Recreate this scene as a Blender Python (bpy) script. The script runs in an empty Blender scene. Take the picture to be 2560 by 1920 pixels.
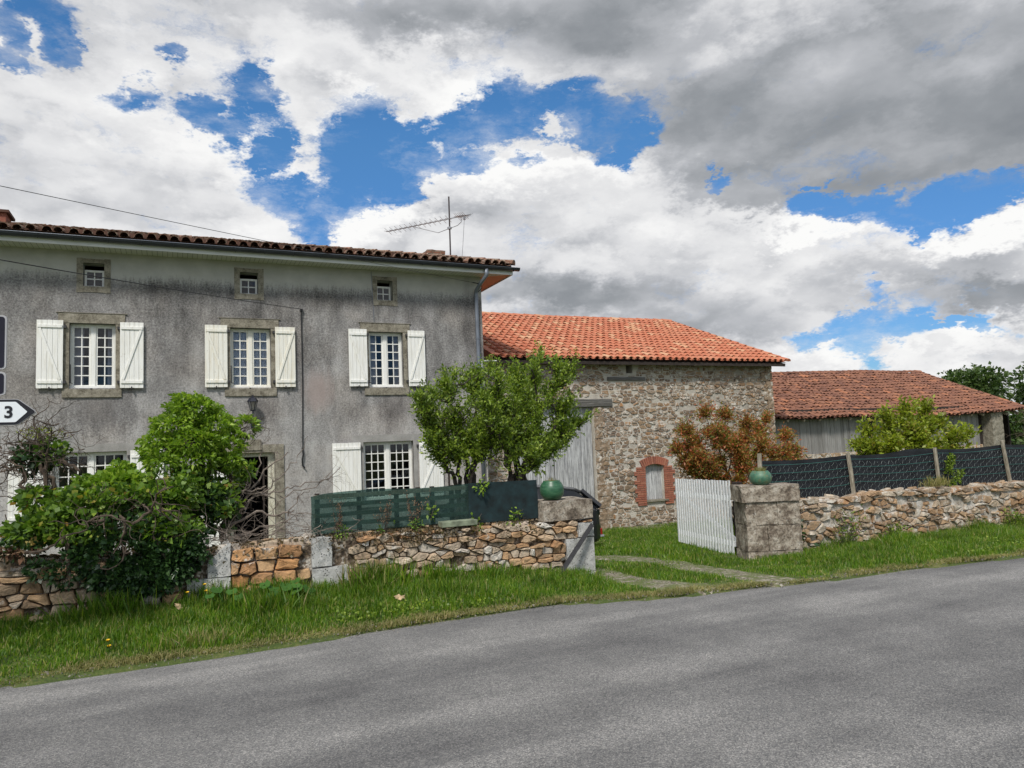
import bpy, math, random
import numpy as np
from mathutils import Vector, Matrix

S = bpy.context.scene
COL = S.collection
RNG = random.Random(7)
NR = np.random.default_rng(11)

# ------------------------------------------------------------------ camera
CAMZ = 1.65
F, PITCH, ROLL, YAW = 1800.0, math.radians(4.8), math.radians(-2.35), math.radians(25.0)
fw = np.array([math.sin(YAW)*math.cos(PITCH), math.cos(YAW)*math.cos(PITCH), math.sin(PITCH)])
rt0 = np.array([math.cos(YAW), -math.sin(YAW), 0.0]); up0 = np.cross(rt0, fw)
RT = math.cos(ROLL)*rt0 + math.sin(ROLL)*up0
UP = -math.sin(ROLL)*rt0 + math.cos(ROLL)*up0
cd = bpy.data.cameras.new('camera'); cam = bpy.data.objects.new('camera', cd); COL.objects.link(cam)
cd.sensor_width = 36.0; cd.lens = 36.0*F/2560.0; cd.clip_end = 3000; cd.clip_start = 0.05
m3 = Matrix((RT, UP, -fw)).transposed()
cam.matrix_world = Matrix.Translation((0, 0, CAMZ)) @ m3.to_4x4()
S.camera = cam

def ray(x, y): return fw*F + RT*(x-1280) - UP*(y-960)
def onY(x, y, Y):
    d = ray(x, y); return np.array([0, 0, CAMZ]) + d*(Y/d[1])

# ------------------------------------------------------------------ terrain functions
EX = [-40, -6, -1.2, 1, 2.3, 3.57, 4.7, 6, 6.7, 7.7, 9.5, 14, 30, 120]
EY = [6.9, 6.78, 6.70, 6.68, 6.74, 6.70, 6.32, 6.10, 5.98, 5.92, 5.68, 5.25, 4.2, 0]
def edge(x): return np.interp(x, EX, EY)
def ground(x, y):
    x = np.asarray(x, float); y = np.asarray(y, float)
    e = edge(x)
    B = np.interp(x, [-8, -1.5, -.5, 1, 2.3, 3.3, 4.2, 4.9, 7.2, 9, 11, 13.7, 30],
                  [.22, .16, .15, .12, .10, .02, -.05, -.12, -.13, -.14, -.14, -.2, -.25])
    B2 = np.minimum(B, -.1)
    Yd = np.interp(x, [-10, 5, 8, 12, 40, 100], [-.47, -.52, -.8, -.95, -1.1, -1.2])
    t = np.clip((y-e)/(8.3-e), 0, 1)
    a = .012 + (B-.012)*(t*t*(3-2*t)*.6+t*.4)
    s = np.clip((y-8.35)/.45, 0, 1)
    m1 = np.interp(y, [8.6, 10.5, 12.5, 17.5], [0, .2, .55, 1])
    back = B2 + (Yd-B2)*m1
    z = np.where(y < e, -.04, np.where(y < 8.35, a, B + (B2-B)*s + (back-B2)*(y > 8.6)))
    return z
def onG(px, py):
    Y = 8.0
    for _ in range(40):
        p = onY(px, py, Y); zz = float(ground(p[0], p[1]))
        d = ray(px, py); Y = .5*Y + .5*((zz-CAMZ)/d[2]*d[1])
    return onY(px, py, Y)

# ------------------------------------------------------------------ object helpers
ORG = {}
def tag(o, label=None, cat=None, group=None, kind=None):
    if label: o['label'] = label
    if cat: o['category'] = cat
    if group: o['group'] = group
    if kind: o['kind'] = kind
    return o
def thing(name, label, cat, loc=(0, 0, 0), group=None):
    o = bpy.data.objects.new(name, None); COL.objects.link(o)
    o.location = loc; o.empty_display_size = .2; ORG[o.name] = np.array(loc, float)
    return tag(o, label, cat, group)
class MB:
    def __init__(s): s.v = []; s.f = []
    def add(s, vs, fs):
        b = len(s.v); s.v.extend([tuple(map(float, q)) for q in vs]); s.f.extend([[b+i for i in q] for q in fs]); return s
    def box(s, x0, x1, y0, y1, z0, z1):
        return s.add([(x0,y0,z0),(x1,y0,z0),(x1,y1,z0),(x0,y1,z0),(x0,y0,z1),(x1,y0,z1),(x1,y1,z1),(x0,y1,z1)],
                     [(0,3,2,1),(4,5,6,7),(0,1,5,4),(1,2,6,5),(2,3,7,6),(3,0,4,7)])
    def obox(s, c, ax, ay, az, hx, hy, hz):
        c, ax, ay, az = [np.array(q, float) for q in (c, ax, ay, az)]
        vs = [c+ax*hx*i+ay*hy*j+az*hz*k for k in (-1, 1) for (i, j) in ((-1,-1),(1,-1),(1,1),(-1,1))]
        return s.add(vs, [(0,3,2,1),(4,5,6,7),(0,1,5,4),(1,2,6,5),(2,3,7,6),(3,0,4,7)])
    def bar(s, a, b, w, h, up=(0, 0, 1)):
        a = np.array(a, float); b = np.array(b, float); d = b-a; L = np.linalg.norm(d); d /= L
        u = np.array(up, float); r = np.cross(d, u); r /= np.linalg.norm(r); u = np.cross(r, d)
        return s.obox((a+b)/2, d, r, u, L/2, w/2, h/2)
    def tube(s, pts, rad, n=6, cap=True):
        pts = [np.array(p, float) for p in pts]
        if not hasattr(rad, '__len__'): rad = [rad]*len(pts)
        b = len(s.v); ref = np.array([.31, .17, .93])
        for i, p in enumerate(pts):
            d = pts[min(i+1, len(pts)-1)] - pts[max(i-1, 0)]
            d = d/(np.linalg.norm(d)+1e-9)
            if abs(d@ref) > .95: rr = np.array([1., 0, 0])
            else: rr = ref
            u = np.cross(d, rr); u /= np.linalg.norm(u); w = np.cross(d, u)
            for k in range(n):
                a = 2*math.pi*k/n
                s.v.append(tuple(p + (u*math.cos(a)+w*math.sin(a))*rad[i]))
        for i in range(len(pts)-1):
            for k in range(n):
                s.f.append([b+i*n+k, b+i*n+(k+1) % n, b+(i+1)*n+(k+1) % n, b+(i+1)*n+k])
        if cap:
            s.f.append([b+k for k in range(n)][::-1]); s.f.append([b+(len(pts)-1)*n+k for k in range(n)])
        return s
    def lathe(s, c, prof, n=20):
        b = len(s.v); c = np.array(c, float)
        for r, z in prof:
            for k in range(n):
                a = 2*math.pi*k/n; s.v.append((c[0]+r*math.cos(a), c[1]+r*math.sin(a), c[2]+z))
        for i in range(len(prof)-1):
            for k in range(n):
                s.f.append([b+i*n+k, b+i*n+(k+1) % n, b+(i+1)*n+(k+1) % n, b+(i+1)*n+k])
        return s
    def prism(s, poly, fn, d0, d1):
        """poly list of (u,w); fn(u,w,d)->xyz"""
        n = len(poly)
        return s.add([fn(u, w, d0) for u, w in poly]+[fn(u, w, d1) for u, w in poly],
                     [list(range(n))[::-1], list(range(n, 2*n))]+[[i, (i+1) % n, n+(i+1) % n, n+i] for i in range(n)])
    def each(s, name, mat, parent, smooth=False, bevel=0, n=None):
        """one object per separate piece (pieces are runs of connected faces)"""
        par = list(range(len(s.v)))
        def find(i):
            while par[i] != i: par[i] = par[par[i]]; i = par[i]
            return i
        for f in s.f:
            for q in f[1:]: par[find(q)] = find(f[0])
        groups = {}
        for f in s.f: groups.setdefault(find(f[0]), []).append(f)
        out = []
        for fs in groups.values():
            ids = sorted({q for f in fs for q in f}); mp = {q: i for i, q in enumerate(ids)}
            out.append(mk(name, np.array([s.v[q] for q in ids], float), [[mp[q] for q in f] for f in fs], mat, parent, None, smooth, bevel))
        return out
    def build(s, name, mat, parent=None, loc=None, smooth=False, bevel=0, label=None):
        return mk(name, np.array(s.v, float), s.f, mat, parent, loc, smooth, bevel, label)
def mk(name, V, Fc, mat, parent=None, loc=None, smooth=False, bevel=0, label=None):
    V = np.asarray(V, float)
    if parent is not None: org = ORG[parent.name]
    elif loc is not None: org = np.array(loc, float)
    else: org = np.array([V[:, 0].mean(), V[:, 1].mean(), V[:, 2].min()])
    V = V - org
    me = bpy.data.meshes.new(name)
    if isinstance(Fc, np.ndarray):
        n, k = Fc.shape
        me.vertices.add(len(V)); me.vertices.foreach_set('co', V.astype(np.float32).ravel())
        me.loops.add(n*k); me.loops.foreach_set('vertex_index', Fc.astype(np.int32).ravel())
        me.polygons.add(n); me.polygons.foreach_set('loop_start', np.arange(0, n*k, k, dtype=np.int32))
        me.update(calc_edges=True)
    else:
        me.from_pydata([tuple(p) for p in V], [], Fc); me.update()
    if smooth: me.polygons.foreach_set('use_smooth', np.ones(len(me.polygons), dtype=bool))
    me.materials.append(mat)
    o = bpy.data.objects.new(name, me); COL.objects.link(o)
    if parent is not None: o.parent = parent; ORG[o.name] = org
    else: o.location = org; ORG[o.name] = org
    if bevel:
        b = o.modifiers.new('bevel', 'BEVEL'); b.width = bevel; b.segments = 2; b.limit_method = 'ANGLE'
    if label: o['label'] = label
    return o

# ------------------------------------------------------------------ node helpers
class NT:
    def __init__(s, tree): s.t = tree
    def put(s, sock, v):
        if v is None: return
        if hasattr(v, 'is_linked'): s.t.links.new(v, sock)
        else:
            if isinstance(v, (tuple, list)) and sock.type == 'RGBA' and len(v) == 3: v = (*v, 1)
            sock.default_value = v
    def n(s, typ, props=None, ins=None):
        nd = s.t.nodes.new(typ)
        for k, v in (props or {}).items(): setattr(nd, k, v)
        for k, v in (ins or {}).items(): s.put(nd.inputs[k], v)
        return nd
    def math(s, op, a, b=None, c=None, clamp=False):
        nd = s.n('ShaderNodeMath', {'operation': op, 'use_clamp': clamp}, {0: a})
        if b is not None: s.put(nd.inputs[1], b)
        if c is not None: s.put(nd.inputs[2], c)
        return nd.outputs[0]
    def vm(s, op, a, b=None):
        nd = s.n('ShaderNodeVectorMath', {'operation': op}, {0: a})
        if b is not None: s.put(nd.inputs[1], b)
        return nd
    def noise(s, vec, scale, detail=4, rough=.55, dist=0, out=0):
        return s.n('ShaderNodeTexNoise', None, {'Vector': vec, 'Scale': scale, 'Detail': detail, 'Roughness': rough, 'Distortion': dist}).outputs[out]
    def vor(s, vec, scale, feature='F1', out=0, rand=1):
        return s.n('ShaderNodeTexVoronoi', {'feature': feature}, {'Vector': vec, 'Scale': scale, 'Randomness': rand}).outputs[out]
    def mapp(s, vec, scale=(1, 1, 1), loc=(0, 0, 0), rot=(0, 0, 0), typ='POINT'):
        return s.n('ShaderNodeMapping', {'vector_type': typ}, {'Vector': vec, 'Scale': scale, 'Location': loc, 'Rotation': rot}).outputs[0]
    def rng(s, v, a, b, c=0, d=1, smooth=False):
        return s.n('ShaderNodeMapRange', {'interpolation_type': 'SMOOTHSTEP' if smooth else 'LINEAR'}, {0: v, 1: a, 2: b, 3: c, 4: d}).outputs[0]
    def mix(s, f, a, b, typ='MIX'):
        nd = s.n('ShaderNodeMix', {'data_type': 'RGBA', 'blend_type': typ}, {0: f, 6: a, 7: b}); return nd.outputs[2]
    def ramp(s, f, stops, interp='LINEAR'):
        nd = s.n('ShaderNodeValToRGB', None, {0: f}); cr = nd.color_ramp; cr.interpolation = interp
        while len(cr.elements) < len(stops): cr.elements.new(.5)
        for e, (p, c) in zip(cr.elements, stops): e.position = p; e.color = (*c, 1) if len(c) == 3 else c
        return nd.outputs[0]
    def bump(s, h, strength=.4, dist=.02, nrm=None):
        return s.n('ShaderNodeBump', None, {'Height': h, 'Strength': strength, 'Distance': dist, 'Normal': nrm}).outputs[0]
    def pos(s): return s.n('ShaderNodeNewGeometry').outputs['Position']
    def island(s): return s.n('ShaderNodeNewGeometry').outputs['Random Per Island']
    def pbsdf(s, col, rough=.8, nrm=None, **kw):
        ins = {'Base Color': col, 'Roughness': rough, 'Normal': nrm}
        ins.update({k.replace('_', ' '): v for k, v in kw.items()})
        return s.n('ShaderNodeBsdfPrincipled', None, ins)
MATS = {}
def material(name):
    def deco(fn):
        m = bpy.data.materials.new(name); m.use_nodes = True; t = m.node_tree; t.nodes.clear()
        nt = NT(t); out = nt.n('ShaderNodeOutputMaterial')
        sh = fn(nt); nt.t.links.new(sh if hasattr(sh, 'is_linked') else sh.outputs[0], out.inputs['Surface'])
        MATS[name] = m; return m
    return deco
def simple(name, col, rough=.7, var=.25, scale=8, bump=.15, **kw):
    @material(name)
    def _(n):
        p = n.pos(); f = n.noise(p, scale, 5)
        c = n.mix(n.rng(f, .3, .7), tuple(q*(1-var) for q in col), tuple(min(1, q*(1+var)) for q in col))
        return n.pbsdf(c, rough, n.bump(n.noise(p, scale*5, 4), bump, .01), **kw)
    return MATS[name]

# ------------------------------------------------------------------ materials
@material('render_wall')
def _(n):
    p = n.pos(); sep = n.n('ShaderNodeSeparateXYZ', None, {0: p}); x, z = sep.outputs[0], sep.outputs[2]
    big = n.noise(p, .55, 3, .5); med = n.noise(n.mapp(p, (2.2, 1, 1.1)), 1.6, 6, .65)
    fine = n.noise(p, 26, 5, .75); streak = n.noise(n.mapp(p, (7, 1, .7)), 1.3, 5, .6)
    speck = n.noise(p, 75, 3, .8)
    v = n.math('ADD', n.math('MULTIPLY', big, .42), n.math('MULTIPLY', med, .55))
    v = n.math('SUBTRACT', v, .09)
    v = n.math('ADD', v, n.math('MULTIPLY', n.math('SUBTRACT', fine, .5), .85))
    v = n.math('ADD', v, n.math('MULTIPLY', n.math('SUBTRACT', speck, .5), .4))
    v = n.math('ADD', v, n.math('MULTIPLY', n.math('SUBTRACT', streak, .5), .12))
    # paler below the first floor, darker above
    low = n.rng(z, .8, 4.4, .2, -.01)
    v = n.math('ADD', v, low)
    base = n.ramp(v, [(.14, (.052, .05, .049)), (.32, (.15, .145, .141)), (.48, (.275, .268, .26)), (.66, (.42, .412, .40))])
    warm = n.rng(n.noise(p, .9, 3), .45, .65)
    lz = n.rng(n.noise(p, .8, 4, .6), .5, .68, 0, .5)
    base = n.mix(lz, base, n.mix(1.0, base, (1.45, 1.45, 1.47), 'MULTIPLY'))
    dz = n.rng(n.noise(n.mapp(p, (1, 1, .6), (5, 0, 3)), .95, 5, .65), .52, .68, 0, .6)
    base = n.mix(dz, base, n.mix(1.0, base, (.58, .565, .57), 'MULTIPLY'))
    base = n.mix(n.math('MULTIPLY', warm, .5), base, n.mix(1.0, base, (1.06, .98, .9), 'MULTIPLY'))
    # sheltered clean band under the eaves, with a ragged stained lower edge
    ragged = n.noise(n.mapp(p, (16, 1, 2.0)), 1.2, 5, .7); rag2 = n.noise(p, .7, 3)
    zz = n.math('ADD', z, n.math('ADD', n.math('MULTIPLY', n.math('SUBTRACT', ragged, .5), .42), n.math('MULTIPLY', n.math('SUBTRACT', rag2, .5), .25)))
    band = n.rng(n.math('ADD', zz, n.math('MULTIPLY', n.math('SUBTRACT', fine, .5), .35)), 5.38, 5.68, 0, 1, True)
    clean = n.mix(n.rng(n.noise(p, 3, 5), .3, .7), (.37, .365, .335), (.46, .455, .42))
    base = n.mix(band, base, clean)
    darkrow = n.math('MULTIPLY', n.rng(zz, 4.9, 5.5, 0, .38, True), n.math('SUBTRACT', 1, band))
    base = n.mix(darkrow, base, n.mix(1.0, base, (.55, .53, .54), 'MULTIPLY'))
    # dark damp stains under the sills
    for (cx, cz, rx, rz, a) in ((-1.5, 2.75, .95, .75, .75), (4.85, 2.75, .75, .6, .75), (1.75, 2.7, .5, .5, .6), (6.9, 4.6, .28, 2.2, .55), (2.3, 3.7, .5, 1.2, .25)):
        q = n.mapp(p, (rx, 50, rz), (cx, 17.35, cz), typ='TEXTURE')
        d = n.vm('LENGTH', q).outputs['Value']
        d = n.math('ADD', d, n.math('MULTIPLY', n.math('SUBTRACT', fine, .5), .9))
        d = n.math('ADD', d, n.math('MULTIPLY', n.math('SUBTRACT', streak, .5), .8))
        base = n.mix(n.rng(d, 1, .25, 0, a, True), base, n.mix(1.0, base, (.5, .49, .5), 'MULTIPLY'))
    # pinkish washed patches
    for (cx, cz, rx, rz) in ((3.0, 3.1, .42, .62), (5.9, 2.3, .5, .4)):
        q = n.mapp(p, (rx, 50, rz), (cx, 17.35, cz), typ='TEXTURE')
        d = n.math('ADD', n.vm('LENGTH', q).outputs['Value'], n.math('MULTIPLY', n.math('SUBTRACT', streak, .5), 1.2))
        base = n.mix(n.rng(d, 1.1, .3, 0, .75, True), base, (.33, .27, .25))
    h = n.math('ADD', n.noise(p, 60, 4, .7), n.math('MULTIPLY', n.noise(p, 5, 3), .5))
    return n.pbsdf(base, .95, n.bump(h, .55, .02))
@material('granite')   # window surrounds, lichen-spotted
def _(n):
    p = n.pos(); a = n.noise(p, 7, 8, .75); b = n.noise(p, 30, 5, .8)
    c = n.ramp(n.math('ADD', n.math('MULTIPLY', a, .6), n.math('MULTIPLY', b, .4)), [(.34, (.045, .04, .028)), (.43, (.13, .115, .085)), (.5, (.22, .20, .155)), (.57, (.29, .265, .21)), (.66, (.42, .40, .35))])
    return n.pbsdf(c, .93, n.bump(b, .5, .02))
@material('pale_render')
def _(n):
    p = n.pos(); a = n.noise(p, 3, 6, .7); b = n.noise(p, 60, 4, .7)
    c = n.ramp(n.math('ADD', n.math('MULTIPLY', a, .6), n.math('MULTIPLY', b, .4)), [(.3, (.17, .165, .155)), (.6, (.35, .34, .32))])
    return n.pbsdf(c, .93, n.bump(b, .4, .01))
@material('speckled_granite')
def _(n):
    p = n.pos(); a = n.noise(p, 9, 5, .7); b = n.noise(p, 55, 4, .7); v = n.vor(p, 42)
    c = n.ramp(a, [(.3, (.27, .27, .255)), (.65, (.52, .52, .5))])
    sp = n.rng(n.math('ADD', v, n.math('MULTIPLY', n.noise(p, 14, 4), .5)), .50, .42)
    c = n.mix(sp, c, (.035, .035, .03))
    return n.pbsdf(c, .9, n.bump(n.math('SUBTRACT', b, sp), .6, .012))
@material('lichen_granite')
def _(n):
    p = n.pos(); a = n.noise(p, 7, 6, .75); b = n.noise(p, 30, 5, .75)
    c = n.ramp(a, [(.3, (.045, .034, .026)), (.43, (.15, .118, .088)), (.53, (.31, .265, .21)), (.7, (.52, .48, .41))])
    c = n.mix(n.rng(b, .52, .64, 0, .85), c, (.055, .044, .034))
    c = n.mix(n.rng(n.noise(p, 16, 5, .7), .62, .7), c, (.55, .54, .5))
    return n.pbsdf(c, .93, n.bump(b, .7, .02))
def stone_mat(name, stops, moss=0, vscale=1.0):
    @material(name)
    def _(n):
        p = n.pos(); r = n.island(); a = n.noise(p, 11, 6, .75); b = n.noise(p, 45, 5, .7)
        c = n.ramp(r, stops)
        c = n.mix(1.0, c, n.ramp(a, [(.28, (.55, .52, .48)), (.5, (1.1, 1.1, 1.1)), (.72, (1.6, 1.55, 1.48))]), 'MULTIPLY')
        c = n.mix(n.rng(b, .62, .74), c, n.mix(1.0, c, (.35, .33, .3), 'MULTIPLY'))
        c = n.mix(n.rng(n.math('ADD', n.noise(p, 7, 6, .75), n.math('MULTIPLY', n.island(), .12)), .60-.07*vscale, .70-.07*vscale, 0, .85), c, (.60, .57, .51))
        if moss:
            c = n.mix(n.rng(n.noise(p, 3.2, 6, .75), .56, .66, 0, moss), c, (.055, .042, .018))
        return n.pbsdf(c, .92, n.bump(n.math('ADD', a, n.math('MULTIPLY', b, .5)), .7, .02))
    return MATS[name]
stone_mat('wall_stone', [(0, (.35, .20, .10)), (.12, (.45, .30, .17)), (.28, (.26, .175, .105)), (.42, (.40, .32, .235)), (.58, (.37, .24, .13)), (.7, (.45, .37, .28)), (.84, (.30, .245, .185)), (.93, (.52, .49, .44)), (1, (.33, .18, .08))], .5, -.7)
stone_mat('bright_stone', [(0, (.36, .18, .07)), (.2, (.46, .27, .13)), (.4, (.28, .15, .07)), (.6, (.5, .33, .18)), (.8, (.36, .22, .11)), (1, (.42, .22, .09))], 0, -.6)
stone_mat('right_stone', [(0, (.26, .155, .08)), (.15, (.36, .25, .15)), (.3, (.19, .125, .075)), (.45, (.36, .29, .21)), (.6, (.28, .18, .1)), (.75, (.42, .36, .28)), (.9, (.22, .17, .12)), (1, (.3, .17, .085))], .4, .1)
stone_mat('barn_stone', [(0, (.20, .125, .07)), (.12, (.27, .19, .12)), (.25, (.13, .085, .055)), (.4, (.28, .22, .165)), (.55, (.2, .14, .09)), (.7, (.33, .27, .2)), (.82, (.16, .12, .09)), (.92, (.3, .16, .07)), (1, (.24, .17, .11))], 0, .2)
@material('lime_mortar')
def _(n):
    p = n.pos(); a = n.noise(p, 4, 5, .7); b = n.noise(p, 40, 5, .7); z = n.n('ShaderNodeSeparateXYZ', None, {0: p}).outputs[2]
    c = n.ramp(a, [(.32, (.20, .165, .125)), (.46, (.45, .41, .35)), (.7, (.68, .66, .62))])
    return n.pbsdf(c, .95, n.bump(b, .8, .03))
@material('barn_mortar')
def _(n):
    p = n.pos(); a = n.noise(p, 2.2, 5, .7); b = n.noise(p, 30, 5, .7); s = n.n('ShaderNodeSeparateXYZ', None, {0: p})
    c = n.ramp(a, [(.3, (.36, .32, .265)), (.6, (.52, .485, .42)), (.75, (.6, .57, .51))])
    # weathered grey-brown in the upper right, whitewashed lower left
    w = n.rng(n.math('ADD', s.outputs[0], n.math('MULTIPLY', n.noise(p, 1.2, 5), 4)), 16.2, 19.6, 0, .6)
    c = n.mix(w, c, (.17, .15, .12))
    w2 = n.math('MULTIPLY', n.rng(s.outputs[2], 2.0, .2, 0, 1), n.rng(n.noise(p, 1.6, 5, .7), .42, .6))
    c = n.mix(n.math('MULTIPLY', w2, .6), c, (.60, .58, .54))
    return n.pbsdf(c, .95, n.bump(b, .8, .03))
@material('dark_core')
def _(n):
    p = n.pos(); a = n.noise(p, 14, 5, .7)
    return n.pbsdf(n.ramp(a, [(.40, (.045, .033, .022)), (.52, (.17, .125, .085)), (.62, (.52, .48, .42))]), .95, n.bump(n.noise(p, 30, 5), .8, .03))
@material('new_tile')
def _(n):
    p = n.pos(); r = n.island(); a = n.noise(p, 9, 4, .6)
    c = n.ramp(r, [(0, (.46, .145, .072)), (.3, (.52, .18, .092)), (.55, (.44, .135, .068)), (.72, (.52, .22, .125)), (.80, (.47, .16, .08)), (.88, (.56, .31, .17)), (.94, (.60, .36, .21)), (1, (.46, .15, .08))])
    fl = n.mix(n.rng(a, .52, .68, 0, .45), c, (.62, .36, .22))
    return n.pbsdf(n.mix(n.rng(n.noise(p, 35, 4), .3, .75, 0, .3), fl, (.3, .09, .05)), .8, n.bump(n.noise(p, 60, 3), .2, .005))
@material('old_tile')
def _(n):
    p = n.pos(); r = n.island(); a = n.noise(p, 6, 6, .7); b = n.noise(p, 28, 5, .75)
    c = n.ramp(r, [(0, (.20, .088, .055)), (.25, (.25, .11, .066)), (.5, (.155, .07, .048)), (.7, (.225, .10, .062)), (.85, (.28, .13, .075)), (.94, (.40, .16, .08)), (1, (.2, .09, .055))])
    c = n.mix(n.rng(a, .55, .72, 0, .7), c, (.10, .062, .045))
    c = n.mix(n.rng(b, .64, .72, 0, .5), c, (.32, .27, .2))
    return n.pbsdf(c, .92, n.bump(b, .5, .01))
@material('house_tile')
def _(n):
    p = n.pos(); r = n.island(); a = n.noise(p, 7, 6, .75); b = n.noise(p, 22, 5, .75)
    c = n.ramp(r, [(0, (.16, .07, .042)), (.3, (.2, .085, .05)), (.55, (.12, .06, .04)), (.8, (.24, .1, .06)), (1, (.14, .07, .045))])
    c = n.mix(n.rng(a, .47, .6, 0, .8), c, (.15, .13, .10))
    c = n.mix(n.rng(b, .50, .62, 0, .85), c, (.36, .32, .24))
    return n.pbsdf(c, .93, n.bump(b, .6, .01))
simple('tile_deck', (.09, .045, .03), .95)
simple('ridge_mortar', (.42, .3, .2), .95)
@material('white_paint')
def _(n):
    p = n.pos(); a = n.noise(n.mapp(p, (14, 14, 1.2)), 1.5, 5, .7); b = n.noise(p, 9, 5, .7)
    c = n.mix(n.rng(a, .46, .70, 0, .65), (.80, .80, .765), (.60, .58, .49))
    c = n.mix(n.rng(b, .64, .74, 0, .6), c, (.38, .31, .22))
    return n.pbsdf(c, .55, n.bump(n.noise(n.mapp(p, (40, 40, 3)), 2, 4), .15, .004))
@material('worn_white_paint')
def _(n):
    p = n.pos(); a = n.noise(n.mapp(p, (18, 18, 1.1)), 1.5, 6, .75); b = n.noise(n.mapp(p, (9, 9, 3)), 3, 5, .8)
    c = n.mix(n.rng(a, .45, .66, 0, .8), (.78, .775, .71), (.66, .6, .46))
    c = n.mix(n.rng(b, .63, .70), c, (.22, .15, .09))
    return n.pbsdf(c, .6, n.bump(b, .2, .004))
@material('cream_paint')
def _(n):
    p = n.pos(); b = n.noise(p, 12, 5, .7)
    return n.pbsdf(n.mix(n.rng(b, .4, .7), (.60, .58, .47), (.46, .43, .32)), .6)
@material('window_glass')
def _(n):
    gl = n.n('ShaderNodeBsdfGlossy', None, {'Color': (.9, .95, 1), 'Roughness': .03})
    tr = n.n('ShaderNodeBsdfTransparent', None, {'Color': (.86, .89, .93)})
    f = n.n('ShaderNodeFresnel', None, {'IOR': 1.6}).outputs[0]
    return n.n('ShaderNodeMixShader', None, {0: n.math('MULTIPLY', f, .85), 1: tr.outputs[0], 2: gl.outputs[0]})
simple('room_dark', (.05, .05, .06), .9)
@material('lace')
def _(n):
    p = n.pos(); a = n.noise(p, 26, 4, .7)
    c = n.mix(n.rng(a, .35, .65), (.66, .66, .70), (.92, .92, .94))
    d = n.n('ShaderNodeBsdfTranslucent', None, {0: c}); e = n.pbsdf(c, .9)
    return n.n('ShaderNodeMixShader', None, {0: .3, 1: e.outputs[0], 2: d.outputs[0]})
simple('dim_curtain', (.34, .34, .38), .9, .15, 6)
simple('zinc', (.17, .19, .225), .45, .2, 3, .05, Metallic=.35)
simple('gutter_metal', (.028, .032, .042), .42, .25, 3, .05)
simple('fascia', (.62, .63, .61), .5, .08, 2, .02)
@material('soffit_board')
def _(n):
    p = n.pos(); s = n.n('ShaderNodeSeparateXYZ', None, {0: p})
    w = n.math('FRACT', n.math('MULTIPLY', s.outputs[0], 10.0))
    c = n.mix(n.rng(w, .06, .1), (.16, .16, .145), (.55, .55, .51))
    return n.pbsdf(c, .6)
@material('terracotta_soffit')
def _(n):
    p = n.pos(); s = n.n('ShaderNodeSeparateXYZ', None, {0: p})
    w = n.math('FRACT', n.math('MULTIPLY', s.outputs[1], 10.0))
    return n.pbsdf(n.mix(n.rng(w, .06, .12), (.22, .08, .04), (.60, .25, .15)), .6)
@material('brick')
def _(n):
    p = n.pos(); r = n.island(); b = n.noise(p, 30, 5, .7)
    c = n.ramp(r, [(0, (.27, .09, .055)), (.3, (.34, .115, .068)), (.6, (.22, .075, .048)), (.85, (.38, .15, .09)), (1, (.29, .095, .055))])
    return n.pbsdf(n.mix(n.rng(b, .55, .7, 0, .5), c, (.5, .36, .28)), .9, n.bump(b, .4, .01))
@material('old_brick')
def _(n):
    p = n.pos(); br = n.n('ShaderNodeTexBrick', None, {'Vector': n.mapp(p, (1, 1, 1), rot=(math.pi/2, 0, 0)), 'Scale': 1, 'Mortar Size': .012, 'Brick Width': .22, 'Row Height': .07, 'Color1': (.26, .1, .055, 1), 'Color2': (.17, .075, .05, 1), 'Mortar': (.2, .16, .12, 1)})
    return n.pbsdf(n.mix(n.rng(n.noise(p, 12, 5, .7), .5, .65, 0, .7), br.outputs[0], (.11, .085, .06)), .93, n.bump(n.noise(p, 30, 4), .5, .01))
@material('grey_wood')
def _(n):
    p = n.pos(); r = n.island(); a = n.noise(n.mapp(p, (22, 22, 1.0)), 1.6, 6, .75); b = n.noise(n.mapp(p, (60, 60, 2)), 2, 4, .7)
    c = n.ramp(n.math('ADD', n.math('MULTIPLY', a, .6), n.math('MULTIPLY', b, .4)), [(.3, (.085, .08, .075)), (.5, (.225, .22, .21)), (.66, (.36, .355, .345))])
    c = n.mix(1.0, c, n.ramp(r, [(0, (.75, .74, .72)), (1, (1.15, 1.15, 1.15))]), 'MULTIPLY')
    return n.pbsdf(c, .9, n.bump(a, .4, .01))
@material('white_weathered_wood')
def _(n):
    p = n.pos(); r = n.island(); a = n.noise(n.mapp(p, (26, 26, .9)), 1.6, 6, .78); b = n.noise(n.mapp(p, (8, 8, 2)), 2, 5, .7)
    c = n.ramp(n.math('ADD', n.math('MULTIPLY', a, .8), n.math('MULTIPLY', b, .2)), [(.38, (.13, .13, .135)), (.48, (.34, .345, .35)), (.56, (.58, .59, .59)), (.7, (.7, .71, .7))])
    c = n.mix(1.0, c, n.ramp(r, [(0, (.8, .8, .8)), (1, (1.08, 1.08, 1.08))]), 'MULTIPLY')
    return n.pbsdf(c, .85, n.bump(a, .4, .01))
@material('beam_wood')
def _(n):
    p = n.pos(); a = n.noise(n.mapp(p, (1.2, 12, 30)), 1.4, 6, .75)
    return n.pbsdf(n.ramp(a, [(.3, (.035, .032, .028)), (.5, (.11, .105, .095)), (.68, (.26, .25, .235))]), .93, n.bump(a, .8, .03))
@material('post_wood')
def _(n):
    p = n.pos(); a = n.noise(n.mapp(p, (30, 30, 4)), 1.4, 6, .75)
    return n.pbsdf(n.ramp(a, [(.3, (.10, .085, .06)), (.5, (.25, .22, .165)), (.68, (.4, .37, .3))]), .93, n.bump(a, .5, .01))
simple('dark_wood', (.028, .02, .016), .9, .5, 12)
simple('rafter_wood', (.30, .25, .19), .9, .4, 12)
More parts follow.
